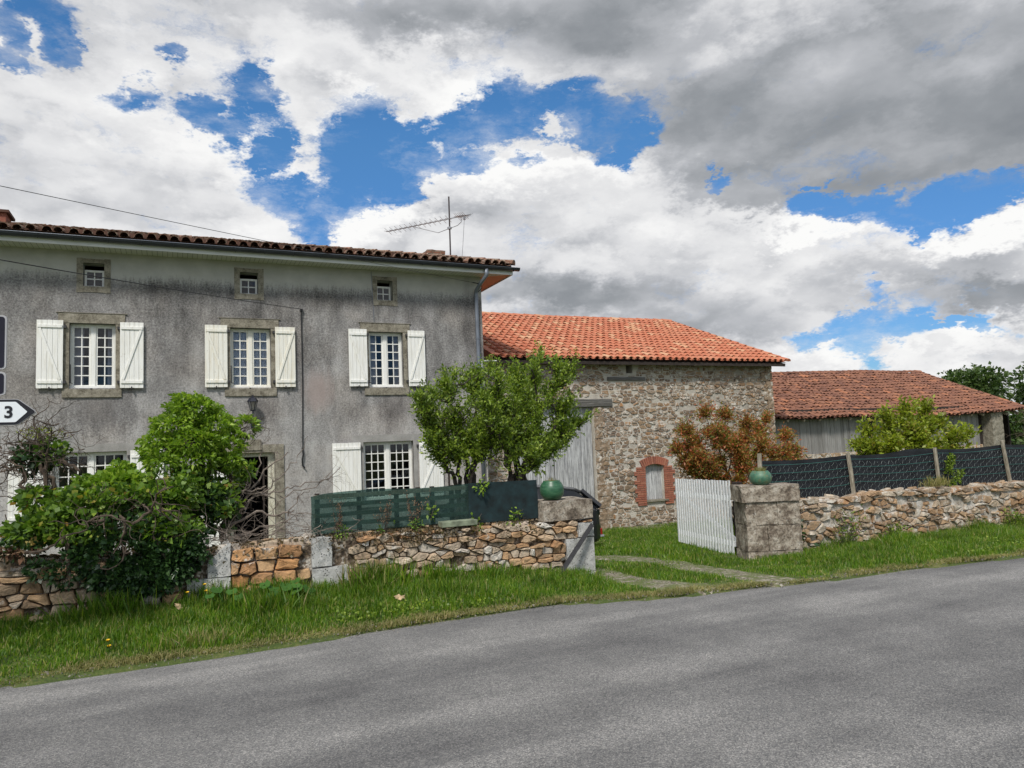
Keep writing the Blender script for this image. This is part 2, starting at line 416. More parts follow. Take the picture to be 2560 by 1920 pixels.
simple('green_plank', (.19, .22, .15), .9, .45, 10)
simple('gate_paint', (.76, .78, .79), .5, .1, 18, .1)
@material('pot_glaze')
def _(n):
    p = n.pos(); a = n.noise(n.mapp(p, (4, 4, 14)), 2.2, 5, .7); b = n.noise(p, 40, 4, .7)
    c = n.ramp(a, [(.3, (.012, .05, .022)), (.5, (.022, .095, .045)), (.72, (.07, .16, .085))])
    c = n.mix(n.rng(b, .6, .75, 0, .4), c, (.10, .09, .05))
    return n.pbsdf(c, .38, n.bump(b, .15, .004))
@material('mossy_pot_glaze')
def _(n):
    p = n.pos(); a = n.noise(p, 11, 6, .75); b = n.noise(p, 40, 4, .7)
    c = n.ramp(a, [(.32, (.03, .085, .055)), (.5, (.055, .16, .10)), (.68, (.12, .17, .08))])
    c = n.mix(n.rng(n.noise(p, 18, 5, .75), .52, .66, 0, .7), c, (.17, .13, .065))
    return n.pbsdf(c, .5, n.bump(b, .2, .004))
simple('iron', (.035, .034, .036), .7, .3, 20)
simple('lamp_metal', (.012, .014, .024), .4, .2, 10, .05)
@material('lamp_glass')
def _(n):
    gl = n.n('ShaderNodeBsdfGlossy', None, {'Color': (1, 1, 1), 'Roughness': .15}); tr = n.n('ShaderNodeBsdfTransparent', None, {'Color': (.8, .8, .8)})
    df = n.n('ShaderNodeBsdfTranslucent', None, {'Color': (.7, .7, .68)})
    a = n.n('ShaderNodeMixShader', None, {0: .45, 1: tr.outputs[0], 2: df.outputs[0]})
    return n.n('ShaderNodeMixShader', None, {0: .15, 1: a.outputs[0], 2: gl.outputs[0]})
simple('cable_black', (.012, .012, .014), .6, .1)
simple('antenna_metal', (.34, .34, .35), .4, .2, 10, .05, Metallic=.6)
simple('mast_metal', (.035, .022, .022), .6, .3, 10)
@material('green_netting')
def _(n):
    p = n.pos(); a = n.noise(n.mapp(p, (3, 3, 9)), 2, 5, .7); wv = n.noise(n.mapp(p, (160, 160, 160)), 1, 2)
    c = n.ramp(a, [(.3, (.005, .020, .018)), (.7, (.016, .05, .040))])
    d = n.pbsdf(c, .95); tr = n.n('ShaderNodeBsdfTransparent', None, {'Color': (.50, .72, .66)})
    return n.n('ShaderNodeMixShader', None, {0: n.rng(wv, .4, .6, .62, .86), 1: tr.outputs[0], 2: d.outputs[0]})
simple('dark_panel', (.006, .019, .022), .95, .55, 9)
@material('black_netting')
def _(n):
    p = n.pos(); a = n.noise(n.mapp(p, (2, 2, 5)), 2, 5, .7)
    return n.pbsdf(n.ramp(a, [(.3, (.004, .005, .008)), (.7, (.010, .014, .019))]), .95, n.bump(a, .5, .05))
simple('wire_galv', (.26, .31, .30), .5, .2, 20, .02)
simple('wire_green', (.04, .16, .14), .5, .2, 20, .02)
simple('sign_white', (.74, .78, .80), .4, .05, 6, .02)
simple('sign_black', (.008, .009, .014), .8, .2, 6, .02)
simple('sign_navy', (.010, .010, .022), .9, .2, 6, .02)
simple('sign_grey', (.40, .40, .41), .45, .1, 6, .02)
@material('car_paint')
def _(n):
    return n.pbsdf((.010, .011, .014), .3, None, Coat_Weight=.8, Coat_Roughness=.05)
simple('car_glass', (.012, .014, .018), .06, .1, 3, 0)
simple('rubber', (.012, .012, .012), .85, .2)
simple('rim_metal', (.35, .35, .36), .35, .1, 4, 0, Metallic=.8)
simple('car_trim', (.30, .31, .34), .35, .1, 4, 0)
simple('grit', (.17, .155, .13), .95, .5, 30)
simple('red_lens', (.35, .02, .015), .2, .1, 4, 0)
simple('clear_lens', (.6, .6, .62), .15, .1, 4, 0)
def leaf_mat(name, stops, trans=.35, rough=.5):
    @material(name)
    def _(n):
        r = n.island(); p = n.pos(); a = n.noise(p, 2.2, 3)
        c = n.mix(1.0, n.ramp(r, stops), n.ramp(a, [(.3, (.72, .75, .7)), (.7, (1.25, 1.22, 1.15))]), 'MULTIPLY')
        d = n.pbsdf(c, rough, None); t = n.n('ShaderNodeBsdfTranslucent', None, {'Color': n.mix(1.0, c, (1.5, 1.6, .8), 'MULTIPLY')})
        return n.n('ShaderNodeMixShader', None, {0: trans, 1: d.outputs[0], 2: t.outputs[0]})
    return MATS[name]
leaf_mat('leaf_shrub', [(0, (.06, .115, .013)), (.35, (.13, .205, .02)), (.7, (.20, .285, .03)), (.93, (.28, .37, .05)), (1, (.36, .43, .08))])
leaf_mat('leaf_lime', [(0, (.085, .17, .014)), (.4, (.15, .26, .02)), (.8, (.22, .33, .035)), (1, (.30, .40, .06))])
leaf_mat('leaf_ivy', [(0, (.045, .10, .016)), (.4, (.095, .18, .022)), (.75, (.155, .265, .03)), (.95, (.24, .34, .05)), (1, (.4, .22, .06))])
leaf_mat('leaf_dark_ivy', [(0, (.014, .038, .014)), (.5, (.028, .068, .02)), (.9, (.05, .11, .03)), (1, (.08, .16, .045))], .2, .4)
leaf_mat('leaf_red', [(0, (.30, .075, .035)), (.25, (.44, .115, .05)), (.42, (.22, .16, .03)), (.58, (.44, .19, .075)), (.72, (.16, .19, .03)), (.85, (.13, .17, .03)), (1, (.36, .25, .05))])
leaf_mat('leaf_yellow', [(0, (.13, .18, .016)), (.4, (.22, .28, .02)), (.8, (.29, .34, .03)), (1, (.2, .15, .03))])
leaf_mat('leaf_far', [(0, (.03, .065, .016)), (.5, (.055, .10, .022)), (1, (.10, .15, .04))], .25)
leaf_mat('leaf_broad', [(0, (.03, .10, .012)), (1, (.06, .16, .02))], .3, .85)
leaf_mat('grass_blade', [(0, (.045, .11, .008)), (.4, (.09, .185, .011)), (.72, (.14, .25, .015)), (.88, (.22, .29, .03)), (.95, (.34, .32, .12)), (1, (.40, .34, .17))], .45, .5)
leaf_mat('dry_grass', [(0, (.20, .19, .06)), (.5, (.30, .26, .12)), (.8, (.13, .17, .03)), (1, (.36, .30, .17))], .3, .7)
leaf_mat('dry_stem', [(0, (.11, .05, .03)), (.5, (.17, .09, .055)), (1, (.24, .17, .10))], .1, .9)
leaf_mat('moss', [(0, (.05, .045, .012)), (.4, (.09, .06, .022)), (.7, (.14, .105, .07)), (1, (.2, .17, .13))], .1, .95)
simple('bark', (.045, .036, .028), .95, .5, 18, .6)
simple('vine_bark', (.085, .062, .045), .95, .6, 14, .6)
simple('pale_twig', (.17, .14, .115), .9, .5, 14, .4)
simple('petal_yellow', (.75, .5, .01), .6, .1)
simple('fallen_leaf_brown', (.42, .30, .17), .8, .4, 20)
@material('asphalt')
def _(n):
    p = n.pos(); s = n.mapp(p, (.16, 1, 1), rot=(0, 0, math.radians(4)))
    band = n.noise(s, 1.1, 4, .55); blot = n.noise(p, 1.3, 5, .65); f1 = n.noise(p, 120, 3, .7); v = n.vor(p, 150); vc = n.vor(p, 150, out=1)
    gr = n.n('ShaderNodeSeparateColor', None, {0: vc}).outputs[0]
    t = n.math('ADD', n.math('MULTIPLY', band, .65), n.math('MULTIPLY', blot, .35))
    c = n.ramp(t, [(.36, (.105, .104, .104)), (.5, (.18, .178, .173)), (.62, (.265, .26, .25))])
    c = n.mix(1.0, c, n.ramp(gr, [(0, (.45, .45, .46)), (.4, (.85, .85, .85)), (.75, (1.15, 1.13, 1.1)), (1, (1.8, 1.76, 1.68))]), 'MULTIPLY')
    crk = n.noise(n.mapp(p, (.3, 3.6, 1), rot=(0, 0, math.radians(3))), 1.2, 7, .75)
    c = n.mix(n.math('MULTIPLY', n.rng(crk, .57, .68), .42), c, (.075, .075, .076))
    return n.pbsdf(c, .85, n.bump(n.math('ADD', v, f1), .6, .012))
@material('soil_grass')
def _(n):
    p = n.pos(); a = n.noise(p, 2.5, 5, .65); b = n.noise(p, 40, 5, .75)
    c = n.ramp(n.math('ADD', n.math('MULTIPLY', a, .5), n.math('MULTIPLY', b, .5)), [(.35, (.035, .06, .009)), (.5, (.075, .11, .016)), (.64, (.17, .16, .055))])
    return n.pbsdf(c, .95, n.bump(b, .8, .03))
@material('gravel')
def _(n):
    p = n.pos(); v = n.vor(p, 38); vc = n.n('ShaderNodeSeparateColor', None, {0: n.vor(p, 38, out=1)}).outputs[0]
    c = n.ramp(vc, [(0, (.08, .07, .045)), (.4, (.18, .155, .11)), (.8, (.30, .265, .20)), (1, (.45, .41, .35))])
    c = n.mix(n.rng(n.noise(p, 5, 5, .7), .42, .58, 0, .9), c, (.10, .13, .025))
    return n.pbsdf(c, .95, n.bump(v, .9, .02))

# ------------------------------------------------------------------ sky + sun
exec_sky = True
SUN_EL, SUN_AZ = math.radians(50), math.radians(-142)     # azimuth measured from +y towards +x
sun_dir = Vector((math.sin(SUN_AZ)*math.cos(SUN_EL), math.cos(SUN_AZ)*math.cos(SUN_EL), math.sin(SUN_EL)))
w = bpy.data.worlds.new('World'); S.world = w; w.use_nodes = True
w.cycles.sampling_method = 'MANUAL'; w.cycles.sample_map_resolution = 512
n = NT(w.node_tree); w.node_tree.nodes.clear()
wout = n.n('ShaderNodeOutputWorld')
dirv = n.vm('NORMALIZE', n.n('ShaderNodeTexCoord').outputs['Generated']).outputs[0]
sp = n.n('ShaderNodeSeparateXYZ', None, {0: dirv})
az = n.math('ARCTAN2', sp.outputs[0], sp.outputs[1]); el = n.math('ARCSINE', sp.outputs[2])
ae = n.n('ShaderNodeCombineXYZ', None, {0: az, 1: el, 2: 0.0}).outputs[0]
sky = n.n('ShaderNodeTexSky', {'sky_type': 'NISHITA', 'sun_disc': False, 'sun_elevation': SUN_EL, 'sun_rotation': SUN_AZ, 'air_density': 1.0, 'dust_density': .3, 'ozone_density': 2.0})
blue = n.n('ShaderNodeHueSaturation', None, {'Saturation': 1.3, 'Value': n.rng(el, .02, .42, .60, 1.0), 'Color': sky.outputs[0]}).outputs[0]
# cloud noise lives on the direction sphere, flattened towards the horizon
cl = n.mapp(dirv, (1, 1, 1.9))
wrp = n.n('ShaderNodeTexNoise', None, {'Vector': cl, 'Scale': 6.5, 'Detail': 6, 'Roughness': .7})
warp = n.vm('SCALE', n.vm('SUBTRACT', wrp.outputs['Color'], (.5, .5, .5)).outputs[0]); warp.inputs['Scale'].default_value = .155
aew = n.vm('ADD', ae, warp.outputs[0]).outputs[0]
warp2 = n.vm('SCALE', n.vm('SUBTRACT', wrp.outputs['Color'], (.5, .5, .5)).outputs[0]); warp2.inputs['Scale'].default_value = .3
aew2 = n.vm('ADD', ae, warp2.outputs[0]).outputs[0]
def azel(px, py):
    d = ray(px, py); d = d/np.linalg.norm(d); return math.atan2(d[0], d[1]), math.asin(d[2])
def blobs(vec, lst, soft=1.0, op='ADD'):
    acc = None
    for (px, py, rx, ry, rot, amp) in lst:
        a0, e0 = azel(px, py); a1, e1 = azel(px+10, py); k = math.hypot(a1-a0, e1-e0)/10
        a2, e2 = azel(px, py+10); k2 = math.hypot(a2-a0, e2-e0)/10
        th = math.atan2(e1-e0, a1-a0) - math.radians(rot)
        q = n.mapp(vec, (rx*k, ry*k2, 1), (a0, e0, 0), (0, 0, th), 'TEXTURE')
        d = n.vm('LENGTH', q).outputs['Value']
        g = n.rng(d, 1.35*soft, .25, 0, amp, True)
        acc = g if acc is None else n.math(op, acc, g)
    return acc
GAPS = [(110,20,95,55,20,1),(180,95,40,60,-20,1),(70,120,80,36,35,.9),(225,135,42,34,40,.75),(20,60,50,60,0,.8),(432,165,34,26,25,.66),(345,272,75,34,10,.68),(520,288,90,42,15,.9),(570,320,50,40,30,.7),
        (637,245,80,48,25,.92),(600,300,50,60,50,.85),(680,310,60,50,40,.8),(665,376,55,66,40,1),(723,463,80,90,40,1),(775,525,60,70,40,1),(806,600,34,80,10,1),(926,370,165,90,0,1.05),(926,463,185,66,-10,1.05),(1041,347,140,60,-5,1),(1157,324,110,60,-8,1),(1070,428,95,58,-15,1),(1244,290,80,56,-10,1),(1180,400,60,60,0,.9),
        (1315,262,70,66,0,1),(1425,248,100,50,0,1),(1482,295,100,62,10,1),(1587,338,66,55,20,1),(1540,372,70,40,0,.95),(1300,395,50,34,0,.7),
        (1818,443,36,24,0,.85),(2038,463,18,16,0,.75),(2032,515,70,26,0,.95),(2148,515,130,34,0,1),(2235,544,100,40,15,1),(2380,498,150,56,-12,1),(2524,463,100,50,-15,1),(2293,590,36,32,20,.9),
        (2148,810,90,56,-15,1),(2090,839,90,32,-10,.95),(2160,868,70,50,0,.95),(2235,827,110,40,0,1),(2350,816,140,20,-4,.9),(2183,775,26,32,0,.9)]
PUFF = [(735,350,55,75,55,1.1),(710,410,35,40,60,.8),(1340,330,60,38,-25,.8),(600,470,200,160,30,.35),(1250,520,260,110,-10,.4),(2100,590,160,60,0,.35),(2480,600,160,60,-8,.3),(1060,560,200,50,-18,.4),(1690,430,80,80,0,.3)]
DARK = [(2050,330,620,210,-6,.62),(2330,220,420,260,0,.35),(1660,770,430,60,3,.30),(1000,20,260,70,0,.42),(1480,30,200,110,0,.35),(2490,745,150,36,-10,.55),(1700,850,400,45,0,.15),(1330,750,260,45,0,.25),(380,470,340,70,10,.12),(120,560,260,60,5,.14),(2250,450,420,50,-8,.3),(640,120,300,60,10,.12),(2300,690,250,35,-6,.25),(1500,680,400,40,4,.1)]
LITE = [(1430,385,150,40,-5,.25),(1240,450,90,60,-30,.2),(1010,545,110,30,-10,.2),(1620,460,120,60,10,.2),(2060,575,140,40,5,.25),(2450,575,140,45,-12,.25),(640,410,50,90,40,.2),(1000,300,200,40,0,.2),(760,480,120,200,50,.16),(1420,420,260,70,0,.30),(2000,560,200,40,10,.28),(2420,580,200,60,-12,.28),(560,330,200,60,10,.12),(180,260,200,120,20,.14),(1050,430,120,50,0,.1),(2080,900,60,40,0,.15),(2440,850,200,35,-8,.2),(900,560,140,60,-25,.2),(1150,210,300,60,15,.18),(1700,540,250,50,0,.16)]
def vfb(vec, sc, det, rough=.5):
    nd = n.n('ShaderNodeTexVoronoi', {'feature': 'F1', 'normalize': True}, {'Vector': vec, 'Scale': sc, 'Detail': det, 'Roughness': rough}); return nd.outputs[0]
nz = n.noise(cl, 3.2, 3, .58)
cw = n.vm('ADD', cl, n.vm('MULTIPLY', n.vm('SUBTRACT', wrp.outputs['Color'], (.5, .5, .5)).outputs[0], (.16, .16, .16)).outputs[0]).outputs[0]
off = (-.022, -.012, .05)
cwo = n.vm('ADD', cw, off).outputs[0]
nzA = n.noise(cw, 6.0, 7, .66)                                   # ragged cloud outline
bil = n.math('SUBTRACT', 1.0, vfb(cw, 7.0, 2, .5)); bilo = n.math('SUBTRACT', 1.0, vfb(cwo, 7.0, 2, .5))   # rounded billows
nzL = n.noise(cl, 3.6, 5, .55); nzLB = n.noise(n.vm('ADD', cl, (-.06, -.03, .12)).outputs[0], 3.6, 5, .55)
gap = blobs(aew, GAPS, 1.2, 'MAXIMUM'); puff = blobs(aew2, PUFF, 1.2); drk = blobs(aew, DARK, 1.35); lit = blobs(aew2, LITE, 1.2)
rag = n.math('ADD', n.math('MULTIPLY', n.math('SUBTRACT', nzA, .5), 4.5), n.math('MULTIPLY', n.math('SUBTRACT', bil, .62), .75))
fld = n.math('ADD', rag, n.math('ADD', 1.0, n.math('SUBTRACT', n.math('MULTIPLY', puff, .8), n.math('MULTIPLY', gap, 1.95))))
outside = n.math('MULTIPLY', n.rng(nz, .5, .62), -2.2)                        # broken cloud elsewhere in the sky
inview = n.math('MULTIPLY', n.rng(n.math('ABSOLUTE', n.math('SUBTRACT', az, YAW)), .85, .7), n.rng(el, .68, .56))
fld = n.math('ADD', fld, n.math('MULTIPLY', outside, n.math('SUBTRACT', 1.0, inview)))
mask = n.rng(fld, -.34, .78, 0, 1, True)
wisp = n.math('MULTIPLY', n.rng(n.noise(n.mapp(dirv, (1, 1, 2.6)), 9, 6, .68), .46, .78), n.rng(fld, -1.1, 0, .0, .8))
mask = n.math('MAXIMUM', mask, wisp)
rel = n.math('ADD', n.math('MULTIPLY', n.math('SUBTRACT', bil, bilo), 1.15), n.math('MULTIPLY', n.math('SUBTRACT', nzLB, nzL), .95))
rel = n.math('ADD', rel, n.math('MULTIPLY', n.math('SUBTRACT', bil, .62), .35))
rel = n.math('MULTIPLY', rel, n.rng(drk, 0, .5, 1, .55))
br = n.math('ADD', .68, n.math('MULTIPLY', rel, .68))
br = n.math('ADD', br, n.math('SUBTRACT', lit, n.math('MULTIPLY', n.math('MINIMUM', drk, .47), n.rng(nzL, .3, .7, .7, 1.12))))
ccol = n.ramp(br, [(0, (.20, .22, .245)), (.22, (.31, .33, .355)), (.45, (.52, .535, .565)), (.65, (.77, .775, .79)), (.86, (.93, .93, .93)), (1, (1.0, 1.0, .99))])
blue = n.mix(n.rng(el, .40, .05), blue, n.mix(1.0, blue, (.55, .80, 1.12), 'MULTIPLY'))
bg1 = n.n('ShaderNodeBackground', None, {'Color': blue, 'Strength': .115})
bg2 = n.n('ShaderNodeBackground', None, {'Color': ccol, 'Strength': .79})
mx = n.n('ShaderNodeMixShader', None, {0: mask, 1: bg1.outputs[0], 2: bg2.outputs[0]})
n.t.links.new(mx.outputs[0], wout.inputs[0])
ld = bpy.data.lights.new('sun', 'SUN'); sun = bpy.data.objects.new('sun', ld); COL.objects.link(sun)
ld.energy = 2.9; ld.angle = math.radians(10); ld.color = (1, .955, .89)
sun.rotation_euler = sun_dir.to_track_quat('Z', 'Y').to_euler(); sun.location = (-20, -30, 40)
S.view_settings.view_transform = 'Standard'; S.view_settings.look = 'None'; S.view_settings.exposure = .30; S.view_settings.gamma = 1

# ================================================================== setting: ground, road
def grid_mesh(name, xs, ys, zf, mat, kind='structure'):
    X, Y = np.meshgrid(xs, ys); Z = zf(X, Y); nx, ny = len(xs), len(ys)
    V = np.stack([X.ravel(), Y.ravel(), Z.ravel()], 1)
    i = np.arange(nx-1)[None, :] + np.arange(ny-1)[:, None]*nx
    Q = np.stack([i, i+1, i+1+nx, i+nx], -1).reshape(-1, 4)
    o = mk(name, V, Q, mat, loc=(0, 0, 0), smooth=True); tag(o, kind=kind); return o
def zg(X, Y):
    Z = ground(X, Y); r = np.hypot(X, Y)
    Z = Z + (np.sin(X*2.1+Y*1.3)*np.sin(X*.9-Y*2.3))*.012*(Y > edge(X)+.3)*(r < 60)
    return Z
xs = np.concatenate([[-900, -300, -100, -40, -20], np.arange(-12, 36, .25), [40, 50, 70, 120, 300, 900]])
ys = np.concatenate([[-600, -150, -40, -12, -4, 0, 3], np.arange(4.6, 20, .14), np.arange(20, 34, 1), [40, 60, 100, 250, 900]])
grid_mesh('ground', xs, ys, zg, MATS['soil_grass'])
# road: one sheet, far edge follows edge(x) with a slightly ragged rim, near edge behind the camera
xs = np.concatenate([np.arange(-60, -8, 2), np.arange(-8, 22, .1), np.arange(22, 120, 2)])
V = []; K = 14
rag = np.cumsum(NR.normal(0, .012, len(xs))); rag = rag - np.convolve(rag, np.ones(31)/31, 'same'); rag += NR.normal(0, .008, len(xs))
for i, x in enumerate(xs):
    e = float(edge(x)) + .03 + (rag[i] if -8 < x < 22 else 0)
    for k in range(K):
        t = k/(K-1); y = e*(1-t) + (-1.6-.04*x)*t
        V.append((x, y, .012 + .05*math.sin(math.pi*t) if k else -.02))
V = np.array(V); i = np.arange(len(xs)-1)[:, None]*K + np.arange(K-1)[None, :]
Q = np.stack([i, i+1, i+1+K, i+K], -1).reshape(-1, 4)[:, ::-1]
tag(mk('road', V, Q, MATS['asphalt'], loc=(0, 0, 0), smooth=True), kind='structure')

def sheet(name, line, width, mat, lift=.012):
    """ribbon of gravel lying on the ground along a polyline of (x, y)"""
    P = np.array(line, float); d = np.r_[0, np.cumsum(np.hypot(*np.diff(P, axis=0).T))]
    t = np.arange(0, d[-1], .12); C = np.stack([np.interp(t, d, P[:, 0]), np.interp(t, d, P[:, 1])], 1)
    for _ in range(6): C[1:-1] = (C[:-2]+2*C[1:-1]+C[2:])/4
    T = np.gradient(C, axis=0); T /= np.linalg.norm(T, axis=1)[:, None]; N = np.stack([-T[:, 1], T[:, 0]], 1)
    wl = width*(.8+.35*NR.random(len(t))); wr = width*(.8+.35*NR.random(len(t)))
    R = 7; V = []
    for a in range(len(t)):
        for k in range(R):
            s = -wl[a] + (wl[a]+wr[a])*k/(R-1); q = C[a]+N[a]*s
            z = float(zg(np.array(q[0]), np.array(q[1])))
            z = max(z, float(ground(*q))) + lift*(1 if 0 < k < R-1 else -.3)
            V.append((q[0], q[1], z))
    i = np.arange(len(t)-1)[:, None]*R + np.arange(R-1)[None, :]
    Q = np.stack([i, i+1, i+1+R, i+R], -1).reshape(-1, 4)
    tag(mk(name, np.array(V), Q[:, ::-1], mat, loc=(0, 0, 0), smooth=True), kind='structure'); return C
trkA = [onG(*p)[:2] for p in ((1790, 1480), (1700, 1470), (1600, 1458), (1523, 1441), (1488, 1428))]
trkA += [np.array(trkA[-1])+(-.6, .9), np.array(trkA[-1])+(-1.6, 2.6)]
trkB = [onG(*p)[:2] for p in ((1985, 1459), (1900, 1448), (1800, 1430), (1685, 1411), (1600, 1400), (1523, 1394))]
trkB += [np.array(trkB[-1])+(-1.5, .6)]
CA = sheet('gravel_path', trkA, .3, MATS['gravel']); CB = sheet('gravel_path', trkB, .26, MATS['gravel'])
CW = sheet('gravel_path', [(8.5, 18.05), (18.3, 18.05)], .28, MATS['gravel'])
TRK = np.concatenate([CA, CB])

# ================================================================== rubble masonry
def voronoi_cells(W, H, sx, sy, rng, holes=(), var=.55, jv=.3):
    pts = []; y = -sy
    while y < H+sy:
        h = sy*rng.uniform(1-var*.7, 1+var); x = -sx*rng.random()*1.5
        while x < W+sx:
            wd = sx*rng.uniform(1-var, 1+var*1.3)
            pts.append(((x+wd/2+rng.uniform(-.22, .22)*wd)/sx, (y+h/2+rng.uniform(-jv, jv)*h)/sy)); x += wd
        y += h
    grid = {}
    for i, p in enumerate(pts): grid.setdefault((int(p[0]//1), int(p[1]//1)), []).append(i)
    cells = []
    for i, p in enumerate(pts):
        ux, uy = p[0]*sx, p[1]*sy
        if not (0 <= ux <= W and 0 <= uy <= H): continue
        if any(a <= ux <= b and c <= uy <= d for a, b, c, d in holes): continue
        poly = [(0, 0), (W/sx, 0), (W/sx, H/sy), (0, H/sy)]
        gx, gy = int(p[0]//1), int(p[1]//1); nb = []
        for a in range(-3, 4):
            for b in range(-3, 4): nb += grid.get((gx+a, gy+b), [])
        nb = sorted((( pts[j][0]-p[0])**2+(pts[j][1]-p[1])**2, j) for j in nb if j != i)[:26]
        cl = [((pts[j][0]+p[0])/2, (pts[j][1]+p[1])/2, pts[j][0]-p[0], pts[j][1]-p[1]) for _, j in nb]
        for a, b, c, d in holes:
            a, b, c, d = a/sx, b/sx, c/sy, d/sy
            opt = []
            if p[0] < a: opt.append((a-p[0], (a, 0, 1, 0)))
            if p[0] > b: opt.append((p[0]-b, (b, 0, -1, 0)))
            if p[1] < c: opt.append((c-p[1], (0, c, 0, 1)))
            if p[1] > d: opt.append((p[1]-d, (0, d, 0, -1)))
            cl.append(max(opt)[1])
        for mx_, my_, nx_, ny_ in cl:
            out = []; m = len(poly)
            for k in range(m):
                a = poly[k]; b = poly[(k+1) % m]
                da = (a[0]-mx_)*nx_+(a[1]-my_)*ny_; db = (b[0]-mx_)*nx_+(b[1]-my_)*ny_
                if da <= 0: out.append(a)
                if (da < 0 < db) or (db < 0 < da):
                    t = da/(da-db); out.append((a[0]+(b[0]-a[0])*t, a[1]+(b[1]-a[1])*t))
            poly = out
            if len(poly) < 3: break
        if len(poly) >= 3: cells.append([(a*sx, b*sy) for a, b in poly])
    return cells
def split_cells(cells, rng, prob):
    out = []
    for poly in cells:
        if rng.random() < prob and len(poly) > 3:
            m = len(poly); cx = sum(q[0] for q in poly)/m+rng.uniform(-.02, .02); cy = sum(q[1] for q in poly)/m+rng.uniform(-.015, .015); a = rng.gauss(0, .28)+(math.pi/2 if rng.random() < .42 else 0); nx_, ny_ = -math.sin(a), math.cos(a)
            for sg_ in (1, -1):
                o = []
                for k in range(m):
                    p, q = poly[k], poly[(k+1) % m]; dp_ = sg_*((p[0]-cx)*nx_+(p[1]-cy)*ny_); dq = sg_*((q[0]-cx)*nx_+(q[1]-cy)*ny_)
                    if dp_ <= 0: o.append(p)
                    if dp_*dq < 0: t = dp_/(dp_-dq); o.append((p[0]+(q[0]-p[0])*t, p[1]+(q[1]-p[1])*t))
                if len(o) >= 3: out.append(o)
        else: out.append(poly)
    return out
def stones(mb, cells, gap, depth, rng, xf, back=.04, keep=None, rough=.12, split=.38):
    for poly in split_cells(cells, rng, split):
        m = len(poly); cx = sum(q[0] for q in poly)/m; cy = sum(q[1] for q in poly)/m
        if keep and not keep(cx, cy): continue
        P = []
        for k in range(m):
            a = poly[k]; b = poly[(k+1) % m]
            L = math.hypot(a[0]-b[0], a[1]-b[1])
            if L < .012: P.append(((a[0]+b[0])/2, (a[1]+b[1])/2)); continue
            for t in ((.13, .87) if L < .10 else (.09, .5, .91)): P.append((a[0]+(b[0]-a[0])*t, a[1]+(b[1]-a[1])*t))
        ring = []
        for (a, b) in P:
            d = math.hypot(a-cx, b-cy); s = max(.25, 1-gap*rng.uniform(.5, 1.5)/max(d, 1e-3)); s *= rng.uniform(.92, 1.03)
            ring.append((cx+(a-cx)*s, cy+(b-cy)*s))
        dp = depth*rng.uniform(.25, 1.45); tx = rng.uniform(-rough, rough); ty = rng.uniform(-rough, rough); N = len(ring)
        vs = []
        for sc, wz in ((1, -back), (.98, dp*.6), (.87, dp*.97), (.5, dp)):
            for (a, b) in ring:
                q = sc if sc == 1 else sc*rng.uniform(.95, 1.03)
                a2, b2 = cx+(a-cx)*q, cy+(b-cy)*q
                vs.append(xf(a2, b2, wz if wz < 0 else wz*rng.uniform(.9, 1.1)+(a2-cx)*tx+(b2-cy)*ty))
        vs.append(xf(cx, cy, dp*rng.uniform(.95, 1.06)))
        fs = []
        for lv in (0, 1, 2):
            for k in range(N): fs.append((lv*N+k, lv*N+(k+1) % N, (lv+1)*N+(k+1) % N, (lv+1)*N+k))
        for k in range(N): fs.append((3*N+k, 3*N+(k+1) % N, 4*N))
        mb.add(vs, fs)
def rough_block(mb, x0, x1, y0, y1, z0, z1, rng, j=.012, skew=None):
    """stone block with slightly worn, uneven faces"""
    N = 5; 
    def face(o, du, dv, nn):
        vs = []; fs = []
        for a in range(N):
            for b in range(N):
                u, v = a/(N-1), b/(N-1); q = o+du*u+dv*v
                if 0 < a < N-1 and 0 < b < N-1: q = q+nn*rng.uniform(-j, j)
                else:
                    r = random.Random(hash((round(q[0], 3), round(q[1], 3), round(q[2], 3))))
                    q = q+np.array([r.uniform(-j, j), r.uniform(-j, j), r.uniform(-j, j)])
                vs.append(q)
        for a in range(N-1):
            for b in range(N-1): fs.append((a*N+b, (a+1)*N+b, (a+1)*N+b+1, a*N+b+1))
        mb.add(vs, fs)
    X, Y, Z = np.array([x1-x0, 0, 0]), np.array([0, y1-y0, 0]), np.array([0, 0, z1-z0]); o = np.array([x0, y0, z0], float)
    face(o, X, Z, np.array([0, -1., 0])); face(o+Y, X, Z, np.array([0, 1., 0])); face(o, Y, Z, np.array([-1., 0, 0])); face(o+X, Y, Z, np.array([1., 0, 0]))
    face(o+Z, X, Y, np.array([0, 0, 1.])); face(o, X, Y, np.array([0, 0, -1.]))

